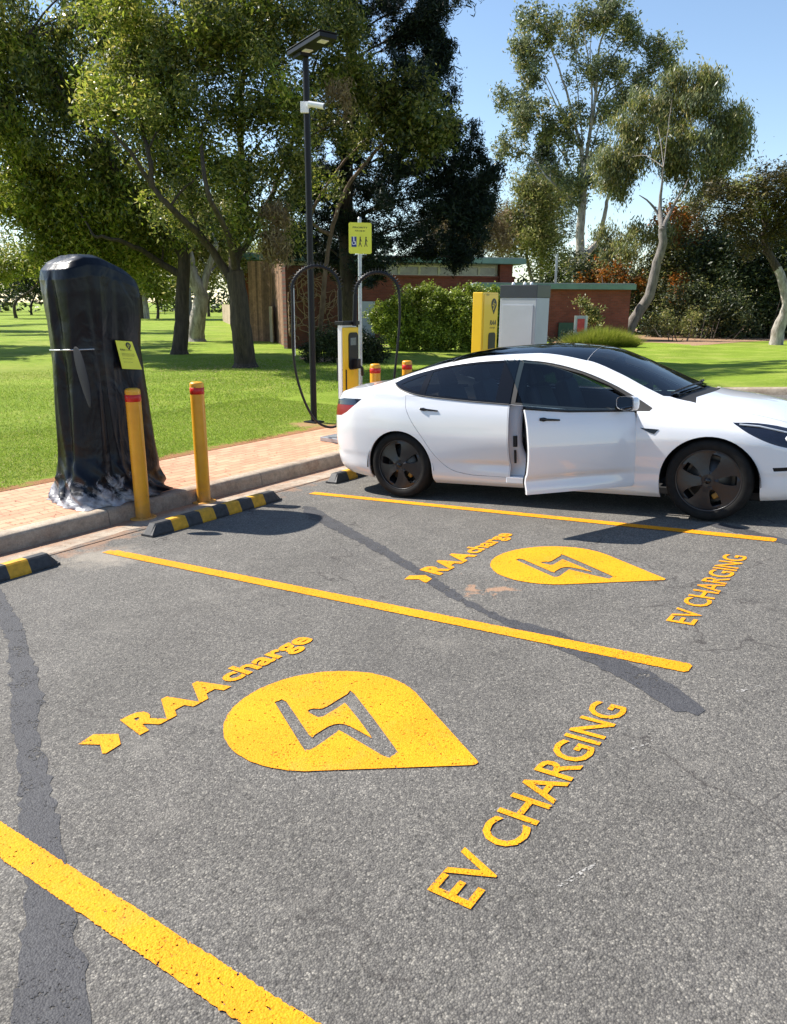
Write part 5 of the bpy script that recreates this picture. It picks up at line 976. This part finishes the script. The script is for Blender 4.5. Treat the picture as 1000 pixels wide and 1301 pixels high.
def arch(cx, r=.372, zc=.325, n=26):
    P = [(cx+r*math.cos(a), zc+r*math.sin(a)) for a in np.linspace(0, PI, n)]; return [(cx+r, .05)]+P+[(cx-r, .05)]
archR, archF = arch(RA, .366, .315), arch(FA, .376, .318)
xs_out = np.concatenate([np.linspace(SX[0], -.85, 12), np.linspace(-.83, 3.3, 130), np.linspace(3.32, SX[-1], 24)])
outline = [(x, bbox_rng(x)[0]) for x in xs_out]+[(x, bbox_rng(x)[1]) for x in xs_out[::-1]]
DLO = smooth_path([(-.11, 1.135), (.0, 1.185), (.20, 1.235), (.45, 1.280), (.80, 1.312), (1.20, 1.315), (1.50, 1.280), (1.80, 1.200), (2.05, 1.10), (2.25, 1.0), (2.42, .905)], 4)+smooth_path([(2.40, .882), (2.0, .885), (1.6, .905), (1.14, .938), (.7, .972), (.30, 1.012), (.08, 1.055), (-.04, 1.095)], 3)
W_rear = [(.29, 1.03), (.29, 1.228), (.50, 1.272), (.80, 1.294), (1.03, 1.298), (1.03, .965), (.7, .99)]
W_quart = [(-.02, 1.12), (.10, 1.165), (.225, 1.205), (.225, 1.045), (.10, 1.07)]
W_front = [(1.22, .95), (1.22, 1.290), (1.48, 1.262), (1.78, 1.183), (2.03, 1.085), (2.18, 1.005), (2.26, .93), (2.26, .905), (1.9, .905), (1.55, .925)]
XB = 1.17
rdoor = smooth_path([(.085, .985+.035), (.10, .90), (.175, .76), (.28, .62), (.38, .48), (.50, .36), (.62, .30), (.80, .272)], 5)+[(XB-.004, .268), (XB-.004, .934), (.7, .969), (.30, 1.009)]
fdoor = [(XB+.004, .268), (2.26, .255), (2.285, .30), (2.30, .55), (2.305, .80), (2.30, .8825), (1.6, .902), (XB+.004, .934)]
hl = smooth_path([(3.03, .800), (3.20, .790), (3.40, .745), (3.60, .655)], 3)+smooth_path([(3.60, .58), (3.45, .60), (3.30, .645), (3.15, .72), (3.05, .785)], 3)
tl = [(-.96, .90), (-.90, .965), (-.70, .99), (-.44, .985), (-.52, .93), (-.64, .855), (-.74, .815), (-.97, .80)]
vent = [(2.34, .752), (2.49, .742), (2.455, .705), (2.42, .715)]
bvent = [(3.33, .455), (3.60, .465), (3.60, .435), (3.34, .425)]
def densify(P, s=.03):
    out = []
    for i in range(len(P)):
        a, c_ = np.array(P[i], float), np.array(P[(i+1) % len(P)], float); n = max(1, int(np.linalg.norm(c_-a)/s))
        out += [a+(c_-a)*k/n for k in range(n)]
    return out
regs = {'DLO': DLO, 'rdoor': rdoor, 'fdoor': fdoor, 'hl': hl, 'tl': tl, 'archR': archR, 'archF': archF, 'vent': vent, 'bvent': bvent, 'Wr': W_rear, 'Wq': W_quart, 'Wf': W_front}
def shrink(P, g):
    P = np.array(P, float); n = len(P); out = []; ar = sum(P[i][0]*P[(i+1) % n][1]-P[(i+1) % n][0]*P[i][1] for i in range(n)); sg = 1 if ar > 0 else -1
    for i in range(n):
        d1 = P[i]-P[i-1]; d2 = P[(i+1) % n]-P[i]; d1 /= np.linalg.norm(d1)+1e-9; d2 /= np.linalg.norm(d2)+1e-9
        n1 = np.array([-d1[1], d1[0]])*sg; n2 = np.array([-d2[1], d2[0]])*sg; m_ = n1+n2; m_ /= max(np.linalg.norm(m_), .3); out.append(P[i]+m_*g)
    return out
polys = [densify(outline, .05)]+[densify(P, .03) for P in (DLO, rdoor, fdoor, hl, tl, archR, archF, vent, bvent, W_rear, W_quart, W_front)]
polys += [densify(shrink(P, .0045), .03) for P in (rdoor, fdoor)]+[densify([(XB, .905), (XB, 1.35), (XB+.01, 1.35), (XB+.01, .905)], .04)]
gx, gz_ = np.meshgrid(np.arange(-.95, 3.7, .05), np.arange(.19, 1.36, .035)); G = np.stack([gx.ravel(), gz_.ravel()], 1); G = G[inpoly(G, outline)]
SV, ST = cdt(polys, G); SCn = SV[ST].mean(1); inside = inpoly(SCn, outline) & ~inpoly(SCn, archR) & ~inpoly(SCn, archF)
M_ = {k: inpoly(SCn, P) for k, P in regs.items()}; rin = inpoly(SCn, shrink(rdoor, .0045)); fin = inpoly(SCn, shrink(fdoor, .0045))
body_k = inside & ~M_['DLO'] & ~M_['rdoor'] & ~M_['fdoor'] & ~M_['hl'] & ~M_['tl'] & ~M_['vent'] & ~M_['bvent']
def side_mesh(keep, s, off=0):
    T_ = ST[keep]; idx = np.unique(T_); mp = {int(a): i for i, a in enumerate(idx)}; V_ = [liftS(*SV[a], s, off) for a in idx]; q = SV[T_]; cr = np.cross(q[:, 1]-q[:, 0], q[:, 2]-q[:, 0]); F_ = []
    for t, c_ in zip(T_, cr):
        t = [mp[int(a)] for a in t]
        if (c_ > 0) != (s < 0): t = t[::-1]          # outward
        F_.append(t)
    return V_, F_
def finish(o, thick=0, off=-1): return o
def nS(x, z, s):
    e = .004; zq = sec(x)[0]; z = min(max(z, zq[0]+e), zq[-1]-e); a = np.array(liftS(x-e*2, z, s)); b_ = np.array(liftS(x+e*2, z, s)); c_ = np.array(liftS(x, z-e, s)); d = np.array(liftS(x, z+e, s))
    n_ = np.cross(b_-a, d-c_)*(1 if s < 0 else -1); return n_/np.linalg.norm(n_)
def nT(x, y):
    e = .004; a = np.array(liftT(x-e*2, y)); b_ = np.array(liftT(x+e*2, y)); c_ = np.array(liftT(x, y-e)); d = np.array(liftT(x, y+e)); n_ = np.cross(b_-a, d-c_); return n_/np.linalg.norm(n_)
class Panel:
    """panels of the body surface with exact shading normals and folded-in edges"""
    def __init__(s): s.V = []; s.N = []; s.F = []; s.SM = []
    def put(s, V, N, F, rim=.012, X=None, flip=False):
        V = [np.array(v) for v in V]; N = [np.array(n_) for n_ in N]
        if X:
            V2 = [np.array(X(v)) for v in V]; N = [np.array(X(v+n_*.1))-w_ for v, n_, w_ in zip(V, N, V2)]; N = [n_/np.linalg.norm(n_) for n_ in N]; V = V2
        b0 = len(s.V); s.V += V; s.N += N; s.F += [[b0+i for i in f] for f in F]; s.SM += [True]*len(F)
        if rim:
            cnt = {}
            for f in F:
                for i in range(len(f)): e = (f[i], f[(i+1) % len(f)]); cnt[e] = 1
            for (i, j) in list(cnt):
                if (j, i) in cnt: continue
                b1 = len(s.V); s.V += [V[i], V[j], V[j]-N[j]*rim, V[i]-N[i]*rim]; s.N += [np.zeros(3)]*4; s.F.append([b1+1, b1, b1+3, b1+2]); s.SM.append(False)
        return s
    def side(s, keep, sd, off=0, rim=.012, X=None):
        V, F = side_mesh(keep, sd, off); return s.put(V, [nS(v[0], v[2], sd) for v in V], F, rim, X)
    def top(s, keep, off=0, rim=.01):
        V, F = top_mesh(keep, off); return s.put(V, [nT(v[0], v[1]) for v in V], F, rim)
    def build(s, name, mat, parent):
        m = bpy.data.meshes.new(name); m.from_pydata([tuple(v) for v in s.V], [], s.F); m.materials.append(mat)
        for p_, k in zip(m.polygons, s.SM): p_.use_smooth = k
        m.update(); m.normals_split_custom_set_from_vertices([tuple(n_) for n_ in s.N]); o = bpy.data.objects.new(name, m); COL.objects.link(o); o.parent = parent; return o
# upper surfaces in plan
def xyband(x0, x1, n): return list(np.linspace(x0, x1, n))
ROOF_IN = .045
def railY(x): return float(sec(x)[2][-1])
ws = [(x, railY(x)-.035) for x in np.linspace(2.47, 1.792, 14)]; wsb = [(2.47+.20*(1-(y/.70)**2)**.7 if abs(y) < .70 else 2.47, y) for y in np.linspace(-.69, .69, 26)]
wscr = [(x, -y) for x, y in ws[::-1]]+wsb[1:-1]+ws              # from roof header (-y) down, across the cowl, and back up
cowl = [(x+.10 if abs(y) < .71 else x+.05, y) for x, y in wsb]
roofg = [(x, railY(x)-.03) for x in np.linspace(.452, 1.79, 16)]; roofg = roofg+[(x, -y) for x, y in roofg[::-1]]
reargl = [(x, railY(x)-.05) for x in np.linspace(-.30, .45, 12)]; reargl = reargl+[(x, -y) for x, y in reargl[::-1]]; 
hood = [(2.72, -.66)]+[(x+.115, y) for x, y in wsb[3:-3]]+[(2.72, .66)]+[(x, railY(x)*.965) for x in np.linspace(2.8, 3.52, 12)]+[(3.60, .30), (3.61, 0), (3.60, -.30)]+[(x, -railY(x)*.965) for x in np.linspace(3.52, 2.8, 12)]
bootlid = [(-.86, .50), (-.40, .60), (-.33, .45), (-.31, 0), (-.33, -.45), (-.40, -.60), (-.86, -.50)]
tout = [(x, railY(x)) for x in xs_out]+[(x, -railY(x)) for x in xs_out[::-1]]
gx, gy_ = np.meshgrid(np.arange(-.95, 3.7, .055), np.linspace(-.7, .7, 29)); G = np.stack([gx.ravel(), gy_.ravel()], 1); G = G[inpoly(G, tout)]
TP = [densify(tout, .05), densify(wscr, .04), densify(roofg, .05), densify(reargl, .05), densify(hood, .04), densify(shrink(hood, .004), .04), densify(bootlid, .05), densify(shrink(bootlid, .004), .05)]
TV, TT = cdt(TP, G); TC = TV[TT].mean(1); tin = inpoly(TC, tout); K = {k: inpoly(TC, P) for k, P in dict(w=wscr, r=roofg, g=reargl, h=hood, b=bootlid).items()}
cow = (TC[:, 0] > 2.42) & (TC[:, 0] < 2.86) & ~K['w'] & ~K['h'] & (np.abs(TC[:, 1]) < .66) & tin
hin = inpoly(TC, shrink(hood, .004)); bin_ = inpoly(TC, shrink(bootlid, .004))
def top_mesh(keep, off=0):
    T_ = TT[keep]; idx = np.unique(T_); mp = {int(a): i for i, a in enumerate(idx)}; V_ = [liftT(*TV[a], off) for a in idx]; q = TV[T_]; cr = np.cross(q[:, 1]-q[:, 0], q[:, 2]-q[:, 0])
    return V_, [[mp[int(a)] for a in t][::(1 if c_ > 0 else -1)] for t, c_ in zip(T_, cr)]
b = Panel()
for s in (-1, 1): b.side(body_k, s)
b.top(tin & ~K['w'] & ~K['r'] & ~K['g'] & ~K['h'] & ~K['b'] & ~cow, rim=0)
for xe, sg in ((SX[0], -1), (SX[-1], 1)):          # nose and tail caps, gently domed
    zq, yq, ty, tz = sec(xe); n = 14; V_ = []; N_ = []; zz_ = np.concatenate([zq[::6], [zq[-1]]])
    for z in zz_:
        y0 = float(np.interp(z, zq, yq))
        for k in range(n+1): t = -1+2*k/n; V_.append((xe+sg*.035*(1-t*t), y0*t, z+(0 if z < zq[-1]-1e-6 else float(np.interp(abs(y0*t), ty, tz))-z))); q_ = np.array([sg*1.0, t*.5, .1]); N_.append(q_/np.linalg.norm(q_))
    F_ = [(i*(n+1)+k, i*(n+1)+k+1, (i+1)*(n+1)+k+1, (i+1)*(n+1)+k) for i in range(len(zz_)-1) for k in range(n)]
    b.put(V_, N_, [f[::-1] for f in F_] if sg < 0 else F_, 0)
body = b.build('body', CM['paint'], car)
Panel().top(K['h'] & hin).build('bonnet', CM['paint'], car)
Panel().top(K['b'] & bin_).build('boot_lid', CM['paint'], car)
Panel().top(K['w'], .004, 0).build('windscreen', CM['wind'], car)
Panel().top(K['r'], .001, 0).build('glass_roof', CM['roof'], car)
Panel().top(K['g'], .001, 0).build('rear_window', CM['roof'], car)
Panel().top(cow, .02, 0).build('cowl', CM['matt'], car)
Panel().top(K['h'] & ~hin, .012, 0).build('bonnet_seal', CM['matt'], car)
Panel().top(K['b'] & ~bin_, .012, 0).build('boot_seal', CM['matt'], car)
for y0, y1 in ((-.62, -.02), (.06, .60)):                     # wipers at the foot of the windscreen
    P = [np.array(liftT(2.49+.15*(1-(y/.7)**2), y))+np.array([0, 0, .018]) for y in np.linspace(y0, y1, 8)]; MB().tube(P, .008, 6).build('wiper', CM['matt'], car)
# header band between windscreen and roof, and black rails
for s in (-1, 1):
    nm_ = 'right' if s < 0 else 'left'
    inner = (M_['rdoor'] & ~rin) | (M_['fdoor'] & ~fin & (s > 0)); V_, F_ = side_mesh(inner & inside, s, .014); MB().add(V_, F_).build('door_seal', CM['matt'], car)
    for nm2, key in (('headlight', 'hl'), ('tail_light', 'tl')):
        o = Panel().side(M_[key] & inside, s, .003, 0).build(nm2, CM['lampdark'] if key == 'hl' else CM['lampred'], car)
        if key == 'hl':
            P = [liftS(x, z, s, -.002) for x, z in ((3.08, .785), (3.22, .768), (3.38, .725), (3.52, .675))]; MB().tube(P, .007, 6).build('light_strip', CM['lamplens'], o)
            for x, z in ((3.42, .665), (3.50, .64)): MB().lathe([(.0, .02), (.024, .012), (.03, -.01)], 16, M=Matrix.Translation(liftS(x, z, s, .012)) @ Matrix.Rotation(s*PI/2*-1, 4, 'X')).build('projector', CM['lamplens'], o)
        else:
            k2 = M_['tl'] & inside & (SCn[:, 1] > .93); Panel().side(k2, s, .001, 0).build('dark_lens', CM['lampdark'], o)
    Panel().side(M_['vent'] & inside, s, -.004, .008).build('side_repeater', CM['trim'], car)
    V_, F_ = side_mesh(M_['bvent'] & inside, s, .008); MB().add(V_, F_).build('bumper_slot', CM['trim'], car)
    # sill
    # doors
    isR = s < 0
    rd = Panel().side(rin, s, 0, .035).build('rear_door', CM['paint'], car)
    fr_k = M_['DLO'] & ~M_['Wr'] & ~M_['Wq'] & ~M_['Wf'] & inside
    Panel().side(fr_k & (SCn[:, 0] < XB), s, .004, .006).build('window_surround', CM['trim'], rd)
    Panel().side(M_['Wr'] & inside, s, .008, 0).build('window', CM['glass'], rd)
    Panel().side(M_['Wq'] & inside, s, .008, 0).build('quarter_window', CM['glass'], rd)
    def handle(x0, z0, par, xf=None):
        b = MB(); P = [liftS(x0+t, z0-.09*t, s, -.004) for t in (0, .035, .07, .12, .19)]; b.tube(P, [.011, .017, .010, .009, .007], 8); h_ = b.build('handle', CM['trim'], par); return h_
    handle(.262, .893, rd)
    P = [liftS(x, z-.004, s, -.006) for x, z in DLO[len(DLO)-20:]]; 
    MB().tube([liftS(x, z, s, -.003) for x, z in smooth_path([(2.30, .880), (2.0, .883), (1.6, .903), (XB, .935)] if not isR else [(XB, .935), (1.0, .947), (.7, .970), (.30, 1.010), (.08, 1.053), (-.04, 1.093), (-.11, 1.135)], 4)], .006, 6).build('window_strip', CM['steel'] if isR else CM['trim'], rd)
    # front door
    fk = fin
    Ht = np.array([2.29, s*.875, 0]); phi = math.radians(59) if isR else 0
    def R_(p):
        p = np.array(p)-Ht; c_, sn = math.cos(phi), math.sin(phi); return (Ht[0]+p[0]*c_-p[1]*sn, Ht[1]+p[0]*sn+p[1]*c_, p[2]+(.06*max(0, -p[0]) if phi else 0))
    # opened door swings its rear edge outwards
    fd = Panel().side(fin, s, 0, .018, R_).build('front_door', CM['paint'], car)
    Panel().side(((M_['DLO'] & (SCn[:, 0] > XB+.01) & (SCn[:, 1] < 1.295)) if isR else M_['Wf']) & inside, s, .010, .004, R_).build('window', CM['glass'], fd)
    if isR:
        # frameless glass: slim seal on the door, the black aperture stays with the body
        V3, F3 = side_mesh(fin, s, .036); 
        MB().add([R_(p) for p in V3], [f[::-1] for f in F3], sm=True).build('inner_trim', CM['seat'], fd)
        MB().tube([R_(liftS(x, z+.004, s, -.001)) for x, z in ((XB+.01, .934), (1.4, .916), (1.6, .902), (2.0, .892), (2.30, .8825))], .012, 6).build('window_strip', CM['trim'], fd)
        # sail and aperture frame
        aper = inside & (SCn[:, 0] >= XB) & fr_k
        Panel().side(aper, s, .012, .03).build('door_frame', CM['matt'], car)
    else:
        Panel().side(fr_k & (SCn[:, 0] >= XB), s, .004, .006).build('window_surround', CM['trim'], fd)
    h_ = MB(); P = [R_(liftS(1.30+t, .853-.06*t, s, -.004)) for t in (0, .035, .07, .12, .19)]; h_.tube(P, [.011, .017, .010, .009, .007], 8).build('handle', CM['trim'], fd)
    # wing mirror
    mc = np.array(liftS(2.12, .93, s)); b = MB(); c0 = mc+np.array([.0, s*.13, .03]); V_ = []; n1, n2 = 16, 10
    for i in range(n2+1):
        t = i/n2; x = .085*t; k_ = math.sqrt(max(0, 1-(t)**3.0))
        for k in range(n1):
            a = 2*PI*k/n1; cy_, cz_ = math.cos(a), math.sin(a); V_.append(R_(c0+np.array([x*1.35-.03, s*.097*k_*abs(cy_)**.55*np.sign(cy_), (.058+.010*cy_)*k_*abs(cz_)**.55*np.sign(cz_)])))
    F_ = [(i*n1+k, i*n1+(k+1) % n1, (i+1)*n1+(k+1) % n1, (i+1)*n1+k) for i in range(n2) for k in range(n1)]; b.add(V_, F_, sm=True); b.add(V_[-n1:], [tuple(range(n1))]); mo = b.build('wing_mirror', CM['paint'], fd)
    MB().add([R_(c0+np.array([-.0305, s*.087*math.copysign(abs(math.cos(a))**.6, math.cos(a)), .050*math.copysign(abs(math.sin(a))**.6, math.sin(a))])) for a in np.linspace(0, 2*PI, 17)[:-1]], [tuple(range(16))]).build('mirror_glass', CM['mirror'], mo)
    MB().tube([R_(mc+np.array([.03, -s*.01, -.01])), R_(mc+np.array([.03, s*.06, -.02])), R_(c0+np.array([.03, 0, -.05]))], [.03, .022, .02], 8).build('mirror_stalk', CM['trim'], mo)
    # jamb and pillar seen through the open door
    if isR:
        b = MB(); V_ = []; F_ = []
        zs_ = np.linspace(.22, 1.29, 22)
        for z in zs_:
            y = float(np.interp(z, sec(XB)[0], sec(XB)[1])); fwd = .05+.22*max(0, (.62-z)/.4)**2 if z < .62 else .05
            for (dx, dy) in ((-.03, .035), (0.0, .04), (.012, .06), (.02+fwd*.5, .075), (.03+fwd, .10), (.02+fwd, .17)): V_.append((XB+dx, -(y-dy), z))
        F_ = [(i*6+k, i*6+k+1, (i+1)*6+k+1, (i+1)*6+k) for i in range(21) for k in range(5)]
        o = finish(MB().add(V_[:6*15], [f for f in F_ if max(f) < 6*15], sm=True).build('door_pillar', CM['jamb'], car), .01)
        finish(MB().add(V_[6*14:], [(i*6+k, i*6+k+1, (i+1)*6+k+1, (i+1)*6+k) for i in range(7) for k in range(5)], sm=True).build('pillar_trim', CM['matt'], car), .01)
        MB().box((1.72, -.80, .245), (1.18, .16, .07)).build('sill_plate', CM['jamb'], car, bevel=.012)
        MB().tube([(1.215, -.845, z) for z in (.40, .46, .52)], .012, 6).box((1.215, -.84, .60), (.03, .03, .10)).build('door_latch', CM['matt'], car)
# front apron / underside, wheel wells, interior
b = MB(); b.box((1.45, 0, .20), (4.2, 1.45, .05)); b.build('floor_pan', CM['matt'], car)
for cx in (RA, FA):
    for s in (-1, 1):
        V_ = []; n = 24
        for k in range(n+1):
            a = PI*k/n; V_ += [(cx+.385*math.cos(a), s*.90, .30+.395*math.sin(a)-.002), (cx+.39*math.cos(a), s*.55, .30+.40*math.sin(a))]
        F_ = [(2*k, 2*k+1, 2*k+3, 2*k+2) for k in range(n)]; b = MB().add(V_, F_); b.add([V_[2*k+1] for k in range(n+1)]+[(cx-.39, s*.55, .12), (cx+.39, s*.55, .12)], [tuple(range(n+3))]); b.build('wheel_arch_liner', CM['matt'], car)
b = MB(); b.box((2.36, 0, .74), (.5, 1.45, .22)); b.box((2.45, 0, .83), (.26, 1.2, .04)); b.build('dashboard', CM['dash'], car, bevel=.03)
b = MB(); b.box((2.18, .0, .93), (.02, .38, .22)); b.build('centre_screen', CM['trim'], car, bevel=.006)
for s in (-1, 1):
    b = MB(); b.box((1.45, s*.84, .56), (.001, .001, .001))
def seat(x, y, w_=.5):
    root_ = MB(); root_.box((x+.22, y, .42), (.52, w_, .20)); o = root_.build('seat', CM['seat'], car, bevel=.05, seg=3)
    Ms = Matrix.Translation((x-.06, y, .52)) @ Matrix.Rotation(-.32, 4, 'Y'); MB().box((0, 0, .28), (.15, w_, .60), top=.8, M=Ms).build('backrest', CM['seat'], o, bevel=.05, seg=3); MB().box((0, 0, .665), (.11, .26, .19), top=.85, M=Ms).build('headrest', CM['seat'], o, bevel=.04, seg=3)
seat(1.50, -.38); seat(1.50, .38); seat(.58, -.40, .52); seat(.58, .40, .52)
V_ = []; sw = Matrix.Translation((2.10, -.38, .88)) @ Matrix.Rotation(-1.15, 4, 'Y'); P = [sw @ Vector((.18*math.cos(a), .18*math.sin(a), 0)) for a in np.linspace(0, 2*PI, 33)]
b = MB(); b.tube(P, .016, 8, caps=False); b.tube([sw @ Vector((0, -.17, 0)), sw @ Vector((0, .17, 0))], .018, 6); b.tube([sw @ Vector((0, 0, 0)), sw @ Vector((-.17, 0, 0))], .018, 6); b.lathe([(.06, -.02), (.06, .02), (0, .025)], 16, M=sw); b.build('steering_wheel', CM['dash'], car)
b = MB(); b.box((1.93, 0, 1.255), (.03, .22, .07)); b.build('inner_mirror', CM['trim'], car)
for s in (-1, 1):                                                     # inner panels below the glass close the cabin
    if s > 0: k_ = (fin | rin) & inside; V_, F_ = side_mesh(k_, s, .06); MB().add(V_, [f[::-1] for f in F_]).build('door_card', CM['seat'], car)
    else: V_, F_ = side_mesh(rin, s, .06); MB().add(V_, [f[::-1] for f in F_]).build('door_card', CM['seat'], car)
MB().box((.10, 0, .80), (.25, 1.25, .04)).box((-.2, 0, 1.0), (.5, 1.2, .03)).build('parcel_shelf', CM['matt'], car)
# wheels
def wheel():
    root_ = empty('wheel', parent=car); X90 = Matrix.Rotation(PI/2, 4, 'X')          # axis along -y (outwards)
    b = MB(); b.lathe([(.24, -.10), (.25, -.112), (.29, -.118), (.322, -.105), (.333, -.07), (.3345, 0), (.333, .07), (.322, .103), (.297, .115), (.262, .112), (.250, .104), (.244, .08)], 64, M=X90)
    b.build('tyre', CM['tyre'], root_)
    b = MB(); b.lathe([(.241, .100), (.248, .107), (.253, .101), (.253, .08), (.225, .06), (.21, -.06)], 64, M=X90); b.build('rim', CM['hub'], root_)
    holes = []
    for k in range(5):
        a = PI/2+.22+k*2*PI/5; c_, s_ = math.cos(a), math.sin(a); pts = [(.072, -.012), (.105, -.030), (.165, -.044), (.196, -.040), (.200, .026), (.17, .030), (.10, .020), (.074, .010)]
        holes.append([(x*c_-y*s_, x*s_+y*c_) for x, y in pts])
    n = 60; outer = [(.226*math.cos(2*PI*k/n), .226*math.sin(2*PI*k/n)) for k in range(n)]
    inner_pts = [(r*math.cos(a), r*math.sin(a)) for r in (.05, .09, .13, .17, .205) for a in np.linspace(0, 2*PI, 41)[:-1]]
    Vv, Tt = cdt([outer]+holes, inner_pts); Cc = Vv[Tt].mean(1); kk = inpoly(Cc, outer)
    for h_ in holes: kk &= ~inpoly(Cc, h_)
    Tt = Tt[kk]
    def hz(x, y):
        r = math.hypot(x, y); a = (math.atan2(y, x)-PI/2-.22) % (2*PI/5); f = a/(2*PI/5); return .100-.010*(r/.226)**2+.012*math.exp(-(r/.05)**2)+.024*(f-.5)*min(1, r/.12)*(1-(r/.226)**6)
    q = Vv[Tt]; cr = np.cross(q[:, 1]-q[:, 0], q[:, 2]-q[:, 0]); Tt[cr < 0] = Tt[cr < 0][:, ::-1]
    V3 = [X90 @ Vector((x*1.068, y*1.068, hz(x, y))) for x, y in Vv]; b = MB().add(V3, Tt.tolist()); o = b.build('wheel_cover', CM['hub'], root_); sd = o.modifiers.new('s', 'SOLIDIFY'); sd.thickness = .012; sd.offset = -1
    b = MB(); b.lathe([(.024, .114), (.022, .118), (0, .120)], 20, M=X90); b.build('centre_cap', CM['trim'], root_)
    b = MB(); b.lathe([(.165, .035), (.165, .045), (.07, .05), (.05, .07)], 40, M=X90); b.lathe([(.19, .0), (0.0, .0)], 30, M=X90); b.build('brake_disc', CM['steel'], root_)
    Mc_ = Matrix.Rotation(.55, 4, 'Y'); b = MB(); b.box((.135, -.045, 0), (.045, .05, .10), M=Mc_); b.build('brake_caliper', CM['calip'], root_, bevel=.01)
    return root_
w0 = wheel()
for i, (x, y, a) in enumerate(((RA, -.785, .1), (FA, -.785, .45), (RA, .785, .3), (FA, .785, .9))):
    o = w0 if i == 0 else copy_tree(w0, car); o.location = (x, y, WR); o.rotation_euler = (0, a, 0 if y < 0 else PI)
    if x == FA: o.rotation_euler = (0, a, (0 if y < 0 else PI)-.0)
